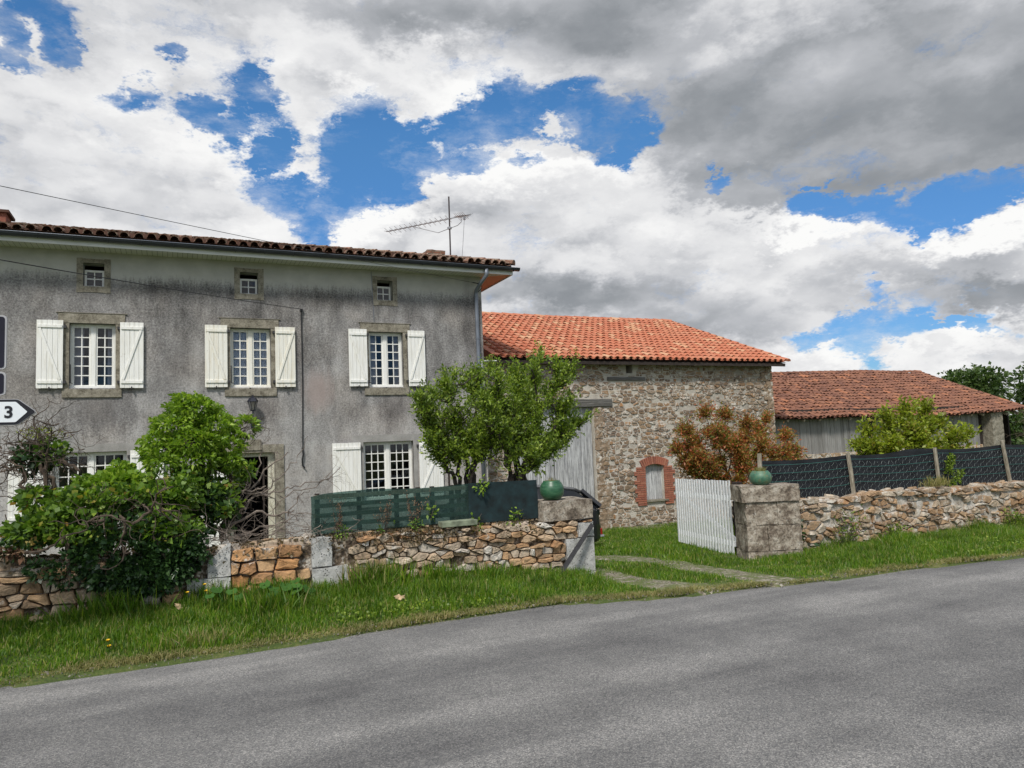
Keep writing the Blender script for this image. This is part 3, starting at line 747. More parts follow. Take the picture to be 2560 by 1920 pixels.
# ================================================================== roof tiles
def tiles(mb, org, U, Vv, Nn, nc, nr, wd, ln, rng, r=.085, hgt=.075, keep=None, jit=.006, pan=True, sag=None, lift=.02, first=.0):
    org, U, Vv, Nn = [np.array(q, float) for q in (org, U, Vv, Nn)]; seg = 6
    for i in range(nc):
        cj = rng.uniform(-jit, jit)
        for j in range(nr):
            u = (i+.5)*wd + cj + rng.uniform(-jit, jit); v0 = j*ln - first + rng.uniform(-jit, jit)*1.6; v1 = v0 + ln*1.12
            if keep and not keep(u, v0+ln/2): continue
            yaw = rng.uniform(-jit, jit)*2; h0 = lift + rng.uniform(0, jit*2); base = sag(u, v0) if sag else 0
            base1 = sag(u, v1) if sag else 0
            vs = []
            for (v, rr, hh, lf, yw, bs) in ((v0, r, hgt, h0, -yaw, base), (v1, r*.84, hgt*.82, h0-lift*.9, yaw, base1)):
                for k in range(seg+1):
                    a = math.pi*k/seg
                    vs.append(org+U*(u+yw-math.cos(a)*rr)+Vv*v+Nn*(lf+math.sin(a)*hh+bs))
            for k in range(seg+1):                                     # lip thickness at the lower end
                a = math.pi*k/seg
                vs.append(org+U*(u-yaw-math.cos(a)*(r-.014))+Vv*(v0+.002)+Nn*(h0+math.sin(a)*(hgt-.016)+base))
            M = seg+1
            fs = [(k, k+1, M+k+1, M+k) for k in range(seg)] + [(2*M+k, 2*M+k+1, k+1, k) for k in range(seg)]
            mb.add(vs, fs)
            if pan:
                u2 = u+wd/2; vs = []
                for (v, lf) in ((v0-.01, .012), (v1, 0)):
                    for k in range(5):
                        a = math.pi*k/4; vs.append(org+U*(u2-math.cos(a)*(wd/2-r*.35))+Vv*v+Nn*(lf+.035-math.sin(a)*.03+(sag(u2, v) if sag else 0)))
                mb.add(vs, [(k, k+1, 6+k, 5+k) for k in range(4)])
def ridge_tiles(mb, A, B, ln, r, rng, h=None):
    A, B = np.array(A, float), np.array(B, float); D = B-A; L = np.linalg.norm(D); D /= L
    U = np.cross(D, [0, 0, 1.]); U /= np.linalg.norm(U); Nn = np.cross(U, D); h = h or r; m = max(1, int(L/ln)); ln = L/m; seg = 6
    for j in range(m):
        vs = []; lf = rng.uniform(0, .012)
        for (v, k0) in ((j*ln, 1.06), (j*ln+ln*1.1, .88)):
            for k in range(seg+1):
                a = math.pi*k/seg; vs.append(A+D*v+U*(-math.cos(a)*r*k0)+Nn*(math.sin(a)*h*k0+lf*(k0 > 1)))
        b = A+D*(j*ln+ln*.5)-Nn*.02
        M = seg+1
        mb.add(vs+[b], [(k, k+1, M+k+1, M+k) for k in range(seg)] + [tuple(range(M))[::-1]] + [tuple(range(M, 2*M))])

# ================================================================== HOUSE
HX0, HX1, HY, HYB, HZ0, HZ1 = -8.6, 7.3, 17.35, 25.6, -.75, 6.11
house = thing('farmhouse', 'long grey rendered two storey farmhouse with white shutters', 'house', (-.65, 21.4, -.5))
WINS = [  # x0, x1, z0, z1, kind
    (-2.05, -1.20, 3.19, 4.56, 'upper'), (1.08, 1.96, 3.19, 4.56, 'upper'), (4.25, 5.12, 3.19, 4.56, 'upper'),
    (-1.81, -1.42, 5.36, 5.86, 'attic'), (1.30, 1.70, 5.36, 5.86, 'attic'), (4.50, 4.89, 5.36, 5.86, 'attic'),
    (-2.30, -.98, .45, 1.85, 'ground'), (4.06, 5.31, .45, 1.85, 'ground')]
DOOR = (1.06, 2.02, -.42, 1.70)
EXTRA = [(-5.3, -4.4, 3.19, 4.56, 'upper'), (-5.4, -4.1, .45, 1.85, 'ground'), (-5.05, -4.65, 5.36, 5.86, 'attic')]
opens = [q[:4] for q in WINS] + [DOOR]
bx = sorted({HX0, HX1} | {q for o in opens for q in o[:2]}); bz = sorted({HZ0, HZ1} | {q for o in opens for q in o[2:]})
mb = MB()
for a0, a1 in zip(bx[:-1], bx[1:]):
    for c0, c1 in zip(bz[:-1], bz[1:]):
        mx_, mz_ = (a0+a1)/2, (c0+c1)/2
        if any(o[0] < mx_ < o[1] and o[2] < mz_ < o[3] for o in opens): continue
        mb.add([(a0, HY, c0), (a1, HY, c0), (a1, HY, c1), (a0, HY, c1)], [(0, 1, 2, 3)])
for o in opens:                                                          # reveals
    x0, x1, z0, z1 = o; d = .30
    mb.add([(x0, HY, z0), (x0, HY+d, z0), (x0, HY+d, z1), (x0, HY, z1)], [(0, 1, 2, 3)])
    mb.add([(x1, HY, z0), (x1, HY+d, z0), (x1, HY+d, z1), (x1, HY, z1)], [(3, 2, 1, 0)])
    mb.add([(x0, HY, z1), (x1, HY, z1), (x1, HY+d, z1), (x0, HY+d, z1)], [(3, 2, 1, 0)])
    mb.add([(x0, HY, z0), (x1, HY, z0), (x1, HY+d, z0), (x0, HY+d, z0)], [(0, 1, 2, 3)])
mb.add([(HX1, HY, HZ0), (HX1, HYB, HZ0), (HX1, HYB, HZ1), (HX1, HY, HZ1)], [(0, 1, 2, 3)])
mb.add([(HX0, HY, HZ0), (HX0, HYB, HZ0), (HX0, HYB, HZ1), (HX0, HY, HZ1)], [(3, 2, 1, 0)])
mb.add([(HX0, HYB, HZ0), (HX1, HYB, HZ0), (HX1, HYB, HZ1), (HX0, HYB, HZ1)], [(3, 2, 1, 0)])
mb.build('wall', MATS['render_wall'], house)
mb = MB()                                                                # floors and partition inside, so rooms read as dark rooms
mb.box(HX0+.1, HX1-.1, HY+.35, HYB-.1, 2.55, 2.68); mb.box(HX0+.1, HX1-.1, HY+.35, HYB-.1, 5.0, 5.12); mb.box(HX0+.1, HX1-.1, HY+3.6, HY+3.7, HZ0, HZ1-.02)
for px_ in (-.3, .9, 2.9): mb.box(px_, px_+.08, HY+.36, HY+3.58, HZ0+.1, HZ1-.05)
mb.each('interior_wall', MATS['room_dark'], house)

def frame_rect(mb, x0, x1, z0, z1, y0, y1, t):
    mb.box(x0, x0+t, y0, y1, z0, z1); mb.box(x1-t, x1, y0, y1, z0, z1); mb.box(x0+t, x1-t, y0, y1, z0, z0+t); mb.box(x0+t, x1-t, y0, y1, z1-t, z1)
def window(x0, x1, z0, z1, kind, worn=False, curtain=False):
    wm = MATS['worn_white_paint'] if worn else MATS['white_paint']
    f = MB(); g = MB(); y = HY+(.13 if kind != 'attic' else .15)
    if kind == 'attic':
        cols, rows, leaves = 2, 2, 1
        zt = z1-.12
        frame_rect(f, x0+.01, x1-.01, z0, zt, y, y+.05, .03)
        halves = [(x0+.04, x1-.04)]; za, zb = z0+.03, zt-.03
    else:
        cols, rows, leaves = (2, 6, 2) if kind == 'upper' else (3, 6, 2)
        frame_rect(f, x0+.004, x1-.004, z0, z1-.004, y, y+.06, .04)
        mid = (x0+x1)/2; f.box(mid-.045, mid+.045, y-.015, y+.05, z0+.04, z1-.045)
        f.box(x0-.0, x1, y-.05, y-.002, z0+.002, z0+.05)
        halves = [(x0+.044, mid-.045), (mid+.045, x1-.044)]; za, zb = z0+.04, z1-.044
    for a, b in halves:
        t = .034 if kind != 'attic' else .012
        frame_rect(f, a, b, za, zb, y+.006, y+.046, t)
        a2, b2, c2, d2 = a+t, b-t, za+t, zb-t; m = .022
        for k in range(1, cols):
            xx = a2+(b2-a2)*k/cols; f.box(xx-m/2, xx+m/2, y+.012, y+.042, c2, d2)
        for k in range(1, rows):
            zz = c2+(d2-c2)*k/rows; f.box(a2, b2, y+.010, y+.040, zz-m/2, zz+m/2)
        g.add([(a2, y+.028, c2), (b2, y+.028, c2), (b2, y+.028, d2), (a2, y+.028, d2)], [(0, 1, 2, 3)])
    w_ = f.build('window', wm, house)
    g.build('pane', MATS['window_glass'], w_)
    if kind == 'attic':
        s = MB(); s.box(x0-.12, x0, HY-.012, HY+.05, z0-.14, z1+.10); s.box(x1, x1+.12, HY-.012, HY+.05, z0-.14, z1+.10)
        s.box(x0, x1, HY-.014, HY+.05, z1, z1+.09); s.box(x0, x1, HY-.014, HY+.06, z0-.13, z0-.001); s.each('stone_surround', MATS['granite'], w_)
    elif kind == 'upper':
        s = MB(); s.box(x0-.20, x1+.18, HY-.02, HY+.04, z1, z1+.21); s.box(x0-.24, x1+.22, HY-.032, HY, z1+.212, z1+.224); s.build('lintel', MATS['granite'], w_, bevel=.004)
        s = MB(); s.box(x0-.10, x0, HY-.012, HY+.04, z0-.02, z1); s.box(x1, x1+.10, HY-.012, HY+.04, z0-.02, z1); s.each('stone_surround', MATS['granite'], w_)
        s = MB(); s.box(x0-.12, x1+.12, HY-.035, HY+.05, z0-.20, z0-.022); s.build('sill', MATS['granite'], w_, bevel=.006)
    else:
        s = MB(); s.box(x0-.28, x1+.26, HY-.014, HY+.04, z1, z1+.17); s.build('lintel', MATS['pale_render'], w_)
        s = MB(); s.box(x0-.10, x0, HY-.014, HY+.04, z0, z1); s.box(x1, x1+.10, HY-.014, HY+.04, z0, z1); s.each('stone_surround', MATS['pale_render'], w_)
        s = MB(); s.box(x0-.12, x1+.12, HY-.04, HY+.05, z0-.16, z0-.002); s.build('sill', MATS['pale_render'], w_)
    if kind == 'upper':                                                  # shutter bar at the left jamb, stop at the middle
        s = MB(); s.tube([(x0+.02, HY+.04, z0+.12), (x0+.02, HY+.02, z0+.50)], .011, 6); s.tube([(x0+.02, HY+.04, z0+.12), (x0+.06, HY+.02, z0+.1)], .01, 6)
        s.lathe(((x0+x1)/2-.02, HY-.02, z0-.04), [(0, 0), (.02, .005), (.022, .03), (0, .04)], 8); s.each('shutter_latch', MATS['iron'], w_)
    if curtain:
        for a, b in halves:
            nx_ = 40; V = []
            for k in range(nx_+1):
                for zz in (za, zb): V.append((a+(b-a)*k/nx_, y+.085+.016*math.sin(k*1.25+a*7), zz))
            i = np.arange(nx_)*2
            mk('curtain', np.array(V), np.stack([i, i+2, i+3, i+1], 1), MATS['lace'], w_, smooth=True)
    elif kind == 'upper':
        cm = MB(); cm.box(x0+.05, x0+.05+(x1-x0)*.22, y+.16, y+.17, z0+.05, z1-.06); cm.box(x1-.05-(x1-x0)*.14, x1-.05, y+.16, y+.17, z0+.05, z1-.06); cm.each('curtain', MATS['dim_curtain'], w_)
    return w_
for k, q in enumerate(WINS): window(*q, worn=(k == 1), curtain=(k == 1))

def shutter(x0, x1, z0, z1, flip, worn=False, hinge_left=False):
    m = MB(); np_ = 5 if x1-x0 < .52 else 7; y0, y1 = HY-.075, HY-.045
    for k in range(np_):
        a = x0+(x1-x0)*k/np_; b = x0+(x1-x0)*(k+1)/np_
        m.box(a+.0022, b-.0022, y0+RNG.uniform(0, .002), y1, z0+RNG.uniform(0, .006), z1-RNG.uniform(0, .006))
    m.box(x0+.002, x1-.002, y1-.012, y1+.002, z0+.01, z1-.01)
    o = m.build('shutter', MATS['worn_white_paint' if worn else 'white_paint'], house, bevel=.0025)
    m = MB(); bw = .042
    m.box(x0+.02, x1-.02, y0-.022, y0-.001, z0+.10, z0+.10+bw*1.5); m.box(x0+.02, x1-.02, y0-.022, y0-.001, z1-.16, z1-.16+bw*1.5)
    a, b = (x0+.055, x1-.055) if not flip else (x1-.055, x0+.055)
    m.bar((a, y0-.012, z1-.17), (b, y0-.012, z0+.17), .020, .05, up=(0, -1, 0)) if False else m.bar((a, y0-.011, z1-.175), (b, y0-.011, z0+.175), .048, .018, up=(0, -1, 0))
    m.build('brace', MATS['worn_white_paint' if worn else 'white_paint'], o, bevel=.003)
    m = MB(); hx = x1 if not hinge_left else x0
    s = 1 if not hinge_left else -1
    for zz in (z0+.13, z1-.13): m.box(min(hx, hx+s*.05), max(hx, hx+s*.05), HY-.07, HY+.02, zz-.03, zz+.03)
    mx_ = (x0+x1)/2; m.box(mx_-.012, mx_+.012, y0-.015, HY, z0-.035, z0-.005); m.box(mx_-.012, mx_+.012, y0-.03, y0-.015, z0-.03, z0+.03)
    m.each('hinge', MATS['iron'], o)
for (a, b, c, d, z0, z1, wn) in ((-2.62, -2.15, -1.115, -.665, 3.18, 4.60, False), (.55, 1.02, 2.05, 2.50, 3.19, 4.60, True), (3.75, 4.20, 5.23, 5.675, 3.20, 4.61, False),
                                 (-3.06, -2.40, -.915, -.27, .45, 1.86, False), (3.31, 3.985, 5.44, 6.06, .45, 1.85, False)):
    shutter(a, b, z0, z1, False, wn); shutter(c, d, z0, z1, True, wn, True)
# door: stone surround with a raised keystone, dark open doorway, cream inner leaf
x0, x1, z0, z1 = DOOR
s = MB(); s.box(x0-.2, x0, HY-.03, HY+.06, z0, z1+.18); s.box(x1, x1+.2, HY-.03, HY+.06, z0, z1+.18); s.box(x0, x1, HY-.032, HY+.06, z1, z1+.182)
s.each('door_surround', MATS['granite'], house, bevel=.006)
s = MB(); s.prism([(1.36, z1+.06), (1.74, z1+.06), (1.72, z1+.30), (1.42, z1+.30)], lambda u, w_, d: (u, d, w_), HY-.055, HY-.033); s.build('keystone', MATS['granite'], house)
fr = MB(); t = .07; y = HY+.12
fr.box(x0, x0+t, y, y+.08, z0, z1-.002); fr.box(x1-.14, x1-.002, y, y+.08, z0, z1-.002); fr.box(x0+t, x1-.14, y, y+.08, z1-.09, z1-.002)
dr = fr.build('door_frame', MATS['cream_paint'], house)
s = MB(); s.obox((x1-.19, HY+.62, .62), (.10, 1, 0), (1, -.1, 0), (0, 0, 1), .42, .02, 1.0); s.build('door', MATS['dark_wood'], dr)
s = MB(); s.box(.62, .99, HY-.06, HY-.03, -.3, 1.62)
for k in range(4): s.box(.63+k*.09, .635+k*.09, HY-.066, HY-.058, -.28, 1.6)
s.build('door_shutter', MATS['white_paint'], house)
# eaves: soffit, fascia, gutter, downpipe
EX1 = 8.0; EY0 = 16.85
s = MB(); s.add([(HX0-.5, EY0, 6.105), (EX1-.7, EY0, 6.105), (EX1-.7, HY, 6.105), (HX0-.5, HY, 6.105)], [(0, 1, 2, 3)])
s.add([(EX1-.7, EY0, 6.105), (EX1-.02, EY0, 6.105), (EX1-.7, HY, 6.105)], [(0, 1, 2)]); s.build('soffit', MATS['soffit_board'], house)
s = MB(); s.add([(EX1-.7, HY, 6.106), (EX1-.02, EY0, 6.106), (EX1-.02, HYB, 6.106), (EX1-.7, HYB, 6.106)], [(0, 1, 2, 3)])
s.build('soffit', MATS['terracotta_soffit'], house, label='terracotta red soffit under the right end')
s = MB(); s.box(HX0-.5, EX1, EY0-.025, EY0, 6.085, 6.20); s.box(EX1-.02, EX1+.002, EY0, HYB+.4, 6.085, 6.20); s.build('fascia', MATS['fascia'], house)
def gutter(x0, x1, y, z, r, mat, parent):
    mbg = MB(); N = 9; xs_ = np.linspace(x0, x1, 34); V = []
    for xx in xs_:
        for rr in (r, r-.006):
            for k in range(N):
                a = math.pi+math.pi*k/(N-1); V.append((xx, y+math.cos(a)*rr, z+math.sin(a)*rr))
    fs = []
    for i in range(len(xs_)-1):
        for ring in (0, 1):
            for k in range(N-1):
                b = i*2*N+ring*N+k; fs.append((b, b+1, b+2*N+1, b+2*N))
    for e in (0, len(xs_)-1):
        fs.append(tuple(e*2*N+k for k in range(N)))
    mbg.add(V, fs)
    g_ = mbg.build('gutter', mat, parent, smooth=True)
    q = MB(); q.tube([(x0, y-r-.004, z+.004), (x1, y-r-.004, z+.004)], .008, 8); q.build('gutter_rim', MATS['zinc'], g_, smooth=True)
    q = MB()
    for xx in np.arange(x0+.35, x1, .62):
        q.tube([(xx, y+math.cos(math.pi+math.pi*k/8)*(r+.004), z+math.sin(math.pi+math.pi*k/8)*(r+.004)) for k in range(9)], .008, 4)
    q.each('gutter_bracket', mat, g_)
gutter(HX0-.5, EX1+.15, EY0-.10, 6.245, .075, MATS['gutter_metal'], house)
px_, py_ = 7.12, HY-.075
s = MB(); s.tube([(7.22, EY0-.10, 6.18), (7.22, EY0-.09, 6.03), (7.14, EY0+.10, 5.86), (px_, py_-.03, 5.72), (px_, py_, 5.62), (px_-.0, py_, 4.4), (px_+.02, py_, 2.9), (px_+.02, py_, -.6)], .052, 12)
dp = s.build('downpipe', MATS['zinc'], house, smooth=True)
s = MB()
for zz in (5.5, 4.45, 3.66, 1.8): s.tube([(px_, py_, zz-.02), (px_, py_, zz+.02)], .06, 12); s.box(px_-.01, px_+.01, py_, HY+.02, zz-.01, zz+.01)
s.each('pipe_bracket', MATS['zinc'], dp)
s = MB(); s.tube([(px_+.1, HY-.05, 3.85), (px_+.1, HY-.05, 2.9)], .018, 8); s.tube([(px_+.11, HY-.05, 3.86), (px_+.52, HY-.05, 3.87)], .016, 8); s.build('drain_tube', MATS['fascia'], house)
# roof
TP = .29; c = math.hypot(1, TP); RZ0 = 6.30; RY = (EY0+HYB+.5)/2; run = RY-EY0; RZ = RZ0+run*TP
s = MB(); a = (HX0-.5, EY0+.02, RZ0); b = (EX1, EY0+.02, RZ0); r0 = (HX0-.5, RY, RZ); r1 = (EX1-run, RY, RZ); b2 = (EX1, HYB+.5, RZ0); a2 = (HX0-.5, HYB+.5, RZ0)
s.add([a, b, r1, r0, b2, a2], [(0, 1, 2, 3), (1, 4, 2), (4, 5, 3, 2), (5, 0, 3)])
s.add([(HX0-.5, HYB+.5, RZ0), (EX1, HYB+.5, RZ0), (EX1, HYB+.5, 6.09), (HX0-.5, HYB+.5, 6.09)], [(0, 1, 2, 3)])
s.box(HX0-.5, EX1-.02, EY0+.0, EY0+.03, 6.2, RZ0+.05); s.box(HX0-.5, EX1-.25, EY0+.14, EY0+.17, RZ0, RZ0+.05+.125)  # dark strips added behind the eave tiles, standing in for shade under their ends
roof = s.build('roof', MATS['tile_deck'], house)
s = MB(); rr = random.Random(3); nc = int((EX1-HX0+.45)/.235); nr = int(run*c/.36)+1
tiles(s, (HX0-.5, EY0-.10, RZ0-.01), (1, 0, 0), (0, 1/c, TP/c), (0, -TP/c, 1/c), nc, nr, .235, .36, rr, r=.095, hgt=.095, jit=.014, lift=.035,
      keep=lambda u, v: u < (EX1-HX0+.5) - v/c + .1 and v < run*c+.1)
ridge_tiles(s, (EX1+.02, EY0-.06, RZ0+.06), (EX1-run, RY, RZ+.06), .40, .115, rr, .12)
ridge_tiles(s, (EX1-run, RY, RZ+.05), (HX0-.5, RY, RZ+.05), .42, .12, rr, .11)
s.build('roof_tiles', MATS['house_tile'], roof)
s = MB(); s.box(-4.35, -3.62, 19.7, 20.3, 6.9, 7.50); ch = s.build('chimney', MATS['brick'], roof)
s = MB(); s.box(-4.42, -3.55, 19.63, 20.37, 7.50, 7.56); s.build('chimney_cap', MATS['tile_deck'], ch)
s = MB(); rough_block(s, 6.32, 6.86, 18.8, 19.3, 6.55, 7.17, rr, .015); s.build('chimney', MATS['old_brick'], roof)

# ------------------------------------------------------------------ things fixed to the house
lan = thing('wall_lantern', 'black wall lantern on the grey facade above the doorway', 'lantern', (1.54, HY, 2.3))
lx, ly = 1.535, HY-.2
s = MB(); s.lathe((lx, ly, 2.64), [(.0, .0), (.055, .0), (.06, .015), (.03, .03)], 6)
s.lathe((lx, ly, 2.85), [(.125, .0), (.115, .025), (.07, .085), (.028, .105), (.02, .13), (.028, .14), (0, .155)], 6)
for k in range(6):
    a = 2*math.pi*k/6; s.bar((lx+.052*math.cos(a), ly+.052*math.sin(a), 2.65), (lx+.105*math.cos(a), ly+.105*math.sin(a), 2.86), .012, .012)
s.build('lantern_frame', MATS['lamp_metal'], lan)
s = MB(); s.lathe((lx, ly, 2.655), [(.046, 0), (.096, .2)], 6); s.build('lamp_glass', MATS['lamp_glass'], lan)
s = MB(); s.tube([(lx, ly, 2.64), (lx, ly, 2.50), (lx, ly+.04, 2.43), (lx, ly+.12, 2.45), (lx, HY-.02, 2.40)], .016, 8); s.box(lx-.035, lx+.035, HY-.03, HY-.001, 2.28, 2.5); s.build('bracket', MATS['lamp_metal'], lan)

def sagline(a, b, sag, n_=24):
    a, b = np.array(a, float), np.array(b, float)
    return [a+(b-a)*t-np.array([0, 0, sag*4*t*(1-t)]) for t in np.linspace(0, 1, n_)]
p0 = onY(-260, 603, 9.5)
s = MB(); s.tube(sagline(p0, (2.65, HY-.06, 5.04), .03), .0075, 6)
s.tube([(2.65, HY-.06, 5.04), (2.655, HY-.03, 4.9), (2.66, HY-.025, 3.2), (2.64, HY-.025, 1.9), (2.64, HY-.04, 1.72)], .012, 6)
s.tube([(2.63, HY-.04, 1.78), (2.645, HY-.05, 1.62), (2.62, HY-.05, 1.5), (2.63, HY-.04, 1.36), (2.68, HY-.05, 1.3)], .02, 6)
s.obox((2.66, HY-.03, 5.02), (1, 0, 0), (0, 1, 0), (0, 0, 1), .03, .03, .03)
tag(s.build('power_cable', MATS['cable_black'], loc=(2.65, HY, 1.3)), 'black cable crossing the facade then running down beside the middle windows', 'cable', 'cables strung to the house')
p1 = onY(-260, 410, 9.5)
s = MB(); s.tube(sagline(p1, (7.02, HY-.12, 5.92), .02, 40), .0045, 6); s.tube([(7.02, HY-.12, 5.92), (7.28, HY-.1, 5.9), (7.3, HY-.06, 5.8), (7.16, HY-.03, 5.66)], .012, 6)
tag(s.build('power_cable', MATS['cable_black'], loc=(7.0, HY, 5.6)), 'thin overhead cable passing over the roof edge to the bracket by the downpipe', 'cable', 'cables strung to the house')
s = MB(); s.tube([(4.36, HY-.012, 6.08), (4.40, HY-.012, 4.82)], .006, 5)
tag(s.build('telephone_cable', MATS['zinc'], loc=(4.38, HY, 4.8)), 'thin pale cable hanging down the wall above the right upper window', 'cable')

# antenna
ant = thing('tv_antenna', 'metal rake television antenna on a thin mast above the roof', 'antenna', (6.95, 18.64, 6.6))
s = MB(); s.tube([(6.95, 18.64, 6.5), (6.96, 18.64, 8.70)], .021, 8); s.build('mast', MATS['mast_metal'], ant)
A, B = np.array([7.38, 18.10, 8.06]), np.array([5.60, 20.34, 8.06]); D = (B-A)/np.linalg.norm(B-A); Pp = np.array([-D[1], D[0], 0])
s = MB(); s.tube([A, B], .013, 6)
bo = s.build('boom', MATS['antenna_metal'], ant)
s = MB(); L = np.linalg.norm(B-A)
for t in list(np.linspace(.16, .42, 6)) + list(np.linspace(.72, L-.06, 13)):
    c_ = A+D*t; hl = .19 if t < .45 else .17
    s.tube([c_-Pp*hl+np.array([0, 0, .035]), c_, c_+Pp*hl-np.array([0, 0, .035])], .0065, 4)
    s.tube([c_-Pp*hl-np.array([0, 0, .05]), c_, c_+Pp*hl+np.array([0, 0, .05])], .0065, 4)
for t in (.02, .08): c_ = A+D*t; s.tube([c_-Pp*.16+np.array([0, 0, .08]), c_+Pp*.16-np.array([0, 0, .14])], .007, 4)
s.each('element', MATS['antenna_metal'], ant)
s = MB(); q = A+D*.30; s.tube([q, q-np.array([0, 0, .16]), q+D*.12-np.array([0, 0, .24]), (6.95, 18.64, 7.78), (6.72, 18.93, 7.72), A+D*1.9-np.array([0, 0, .02])], .010, 5)
s.obox((6.95, 18.64, 7.79), D, Pp, (0, 0, 1), .05, .04, .03); s.obox(A+D*.2-np.array([0, 0, .06]), D, Pp, (0, 0, 1), .025, .025, .06); s.build('support_arm', MATS['antenna_metal'], ant)
s = MB(); s.tube([A+D*.2-np.array([0, 0, .1]), (7.2, 18.3, 7.2), (7.14, 18.34, 6.55)], .005, 4); s.build('antenna_cable', MATS['cable_black'], ant)

# ================================================================== BARN
BX0, BX1, BY, BZ0, BZ1, BYB = 7.75, 18.27, 18.4, -1.15, 4.12, 30.2
barn = thing('stone_barn', 'rubble stone barn with bright orange tiled roof', 'barn', (13, 24, -1.0))
BDOOR = (8.55, 11.20, -1.1, 2.66); BWIN = (12.93, 13.62, -.21, .93); SLOT = (12.45, 12.68, 3.68, 3.93)
BRK = (12.55, 14.05, -.36, 1.18)
s = MB(); ops = [BDOOR, BWIN, SLOT]
bx = sorted({BX0, BX1} | {q for o in ops for q in o[:2]}); bz = sorted({BZ0, BZ1} | {q for o in ops for q in o[2:]})
for a0, a1 in zip(bx[:-1], bx[1:]):
    for c0, c1 in zip(bz[:-1], bz[1:]):
        if any(o[0] < (a0+a1)/2 < o[1] and o[2] < (c0+c1)/2 < o[3] for o in ops): continue
        s.add([(a0, BY, c0), (a1, BY, c0), (a1, BY, c1), (a0, BY, c1)], [(0, 1, 2, 3)])
for x0, x1, z0, z1 in ops:
    d = .35
    s.add([(x0, BY, z0), (x0, BY+d, z0), (x0, BY+d, z1), (x0, BY, z1)], [(0, 1, 2, 3)]); s.add([(x1, BY, z0), (x1, BY+d, z0), (x1, BY+d, z1), (x1, BY, z1)], [(3, 2, 1, 0)])
    s.add([(x0, BY, z1), (x1, BY, z1), (x1, BY+d, z1), (x0, BY+d, z1)], [(3, 2, 1, 0)]); s.add([(x0, BY, z0), (x1, BY, z0), (x1, BY+d, z0), (x0, BY+d, z0)], [(0, 1, 2, 3)])
BRY = 24.3; BRZ = 6.5
for xx in (BX0, BX1): s.add([(xx, BY, BZ0), (xx, BYB, BZ0), (xx, BYB, BZ1), (xx, BRY, BRZ-.15), (xx, BY, BZ1)], [(0, 1, 2, 3, 4)])
s.add([(BX0, BYB, BZ0), (BX1, BYB, BZ0), (BX1, BYB, BZ1), (BX0, BYB, BZ1)], [(3, 2, 1, 0)])
bw = s.build('wall', MATS['barn_mortar'], barn)
rb = random.Random(21); H = BZ1-BZ0; W = BX1-BX0
rel = lambda o: (o[0]-BX0, o[1]-BX0, o[2]-BZ0, o[3]-BZ0)
cells = voronoi_cells(W, H, .205, .105, rb, [rel(BDOOR), rel((BRK[0]+.06, BRK[1]-.06, BRK[2], BRK[3]-.10)), rel((12.35, 12.8, 3.6, 4.0)), rel((11.75, 13.15, 3.42, 3.58)), rel((8.0, 11.85, 2.66, 2.92))], .8)
s = MB(); stones(s, cells, .015, .024, rb, lambda u, v, w_: (BX0+u, BY-w_, BZ0+v), .02, keep=lambda u, v: rb.random() > .09 and u < W-.05, rough=.1)
s.build('stonework', MATS['barn_stone'], barn)
s = MB(); z = BZ0; k = 0                                                  # quoins at the right corner
while z < BZ1-.2:
    h = rb.uniform(.22, .42); l = rb.uniform(.28, .5) if k % 2 else rb.uniform(.16, .28)
    rough_block(s, BX1-l, BX1+.03, BY-.05, BY+.3, z+.012, min(z+h, BZ1)-.012, rb, .015); z += h; k += 1
for zz in np.arange(-1.0, 2.5, .34): rough_block(s, 11.22, 11.22+rb.uniform(.25, .5), BY-.03, BY+.2, zz, zz+.31, rb, .012)
s.each('quoin', MATS['barn_stone'], barn)
s = MB(); s.box(8.05, 11.86, BY-.06, BY+.3, 2.665, 2.90)
lb = s.build('door_lintel', MATS['beam_wood'], barn, bevel=.02)
s = MB(); s.box(11.75, 13.12, BY-.045, BY+.1, 3.45, 3.56); s.build('wooden_lintel', MATS['beam_wood'], barn, bevel=.012)
s = MB()
for (a, b) in ((8.57, 9.86), (9.88, 11.18)):
    nn_ = 9
    for k in range(nn_):
        u0 = a+(b-a)*k/nn_; u1 = a+(b-a)*(k+1)/nn_; yy = BY+.10+rb.uniform(-.006, .006); s.box(u0+.004, u1-.004, yy, yy+.03, -.98+rb.uniform(-.02, .03), 2.655-rb.uniform(0, .01))
bd = s.build('barn_door', MATS['white_weathered_wood'], barn)
s = MB(); s.box(8.56, 11.19, BY+.16, BY+.2, -1.0, 2.6); s.build('door_backing', MATS['dark_wood'], bd)
# brick-framed hatch
s = MB(); bh, bwid = .062, .20
z = BRK[2]; k = 0
while z < .78:
    off = .0 if k % 2 else .10
    for side in (0, 1):
        xi = BWIN[0] if side == 0 else BWIN[1]; sg = -1 if side == 0 else 1; lens = ([.11, .21] if k % 4 < 2 else [.21, .2])
        u = 0
        for l in lens:
            a, b = sorted((xi+sg*(u+.004), xi+sg*(u+l-.004))); s.box(a, b, BY-.045+rb.uniform(-.005, .005), BY+.22, z+.004, z+bh-.005); u += l
    z += bh+.003; k += 1
cxw = (BWIN[0]+BWIN[1])/2; R0 = .90; zc = .80-math.sqrt(R0*R0-.345*.345)
na = 13
for k in range(na):
    a = math.radians(90+26.5*(1-2*k/(na-1))); rad = np.array([math.cos(a), 0, math.sin(a)]); tg = np.array([-math.sin(a), 0, math.cos(a)])
    s.obox(np.array([cxw, BY+.085+rb.uniform(-.006, .006), zc])+rad*(R0+.125), rad, tg, (0, 1, 0), .115, .032, .135)
hw = s.build('brick_surround', MATS['brick'], barn)
s = MB()
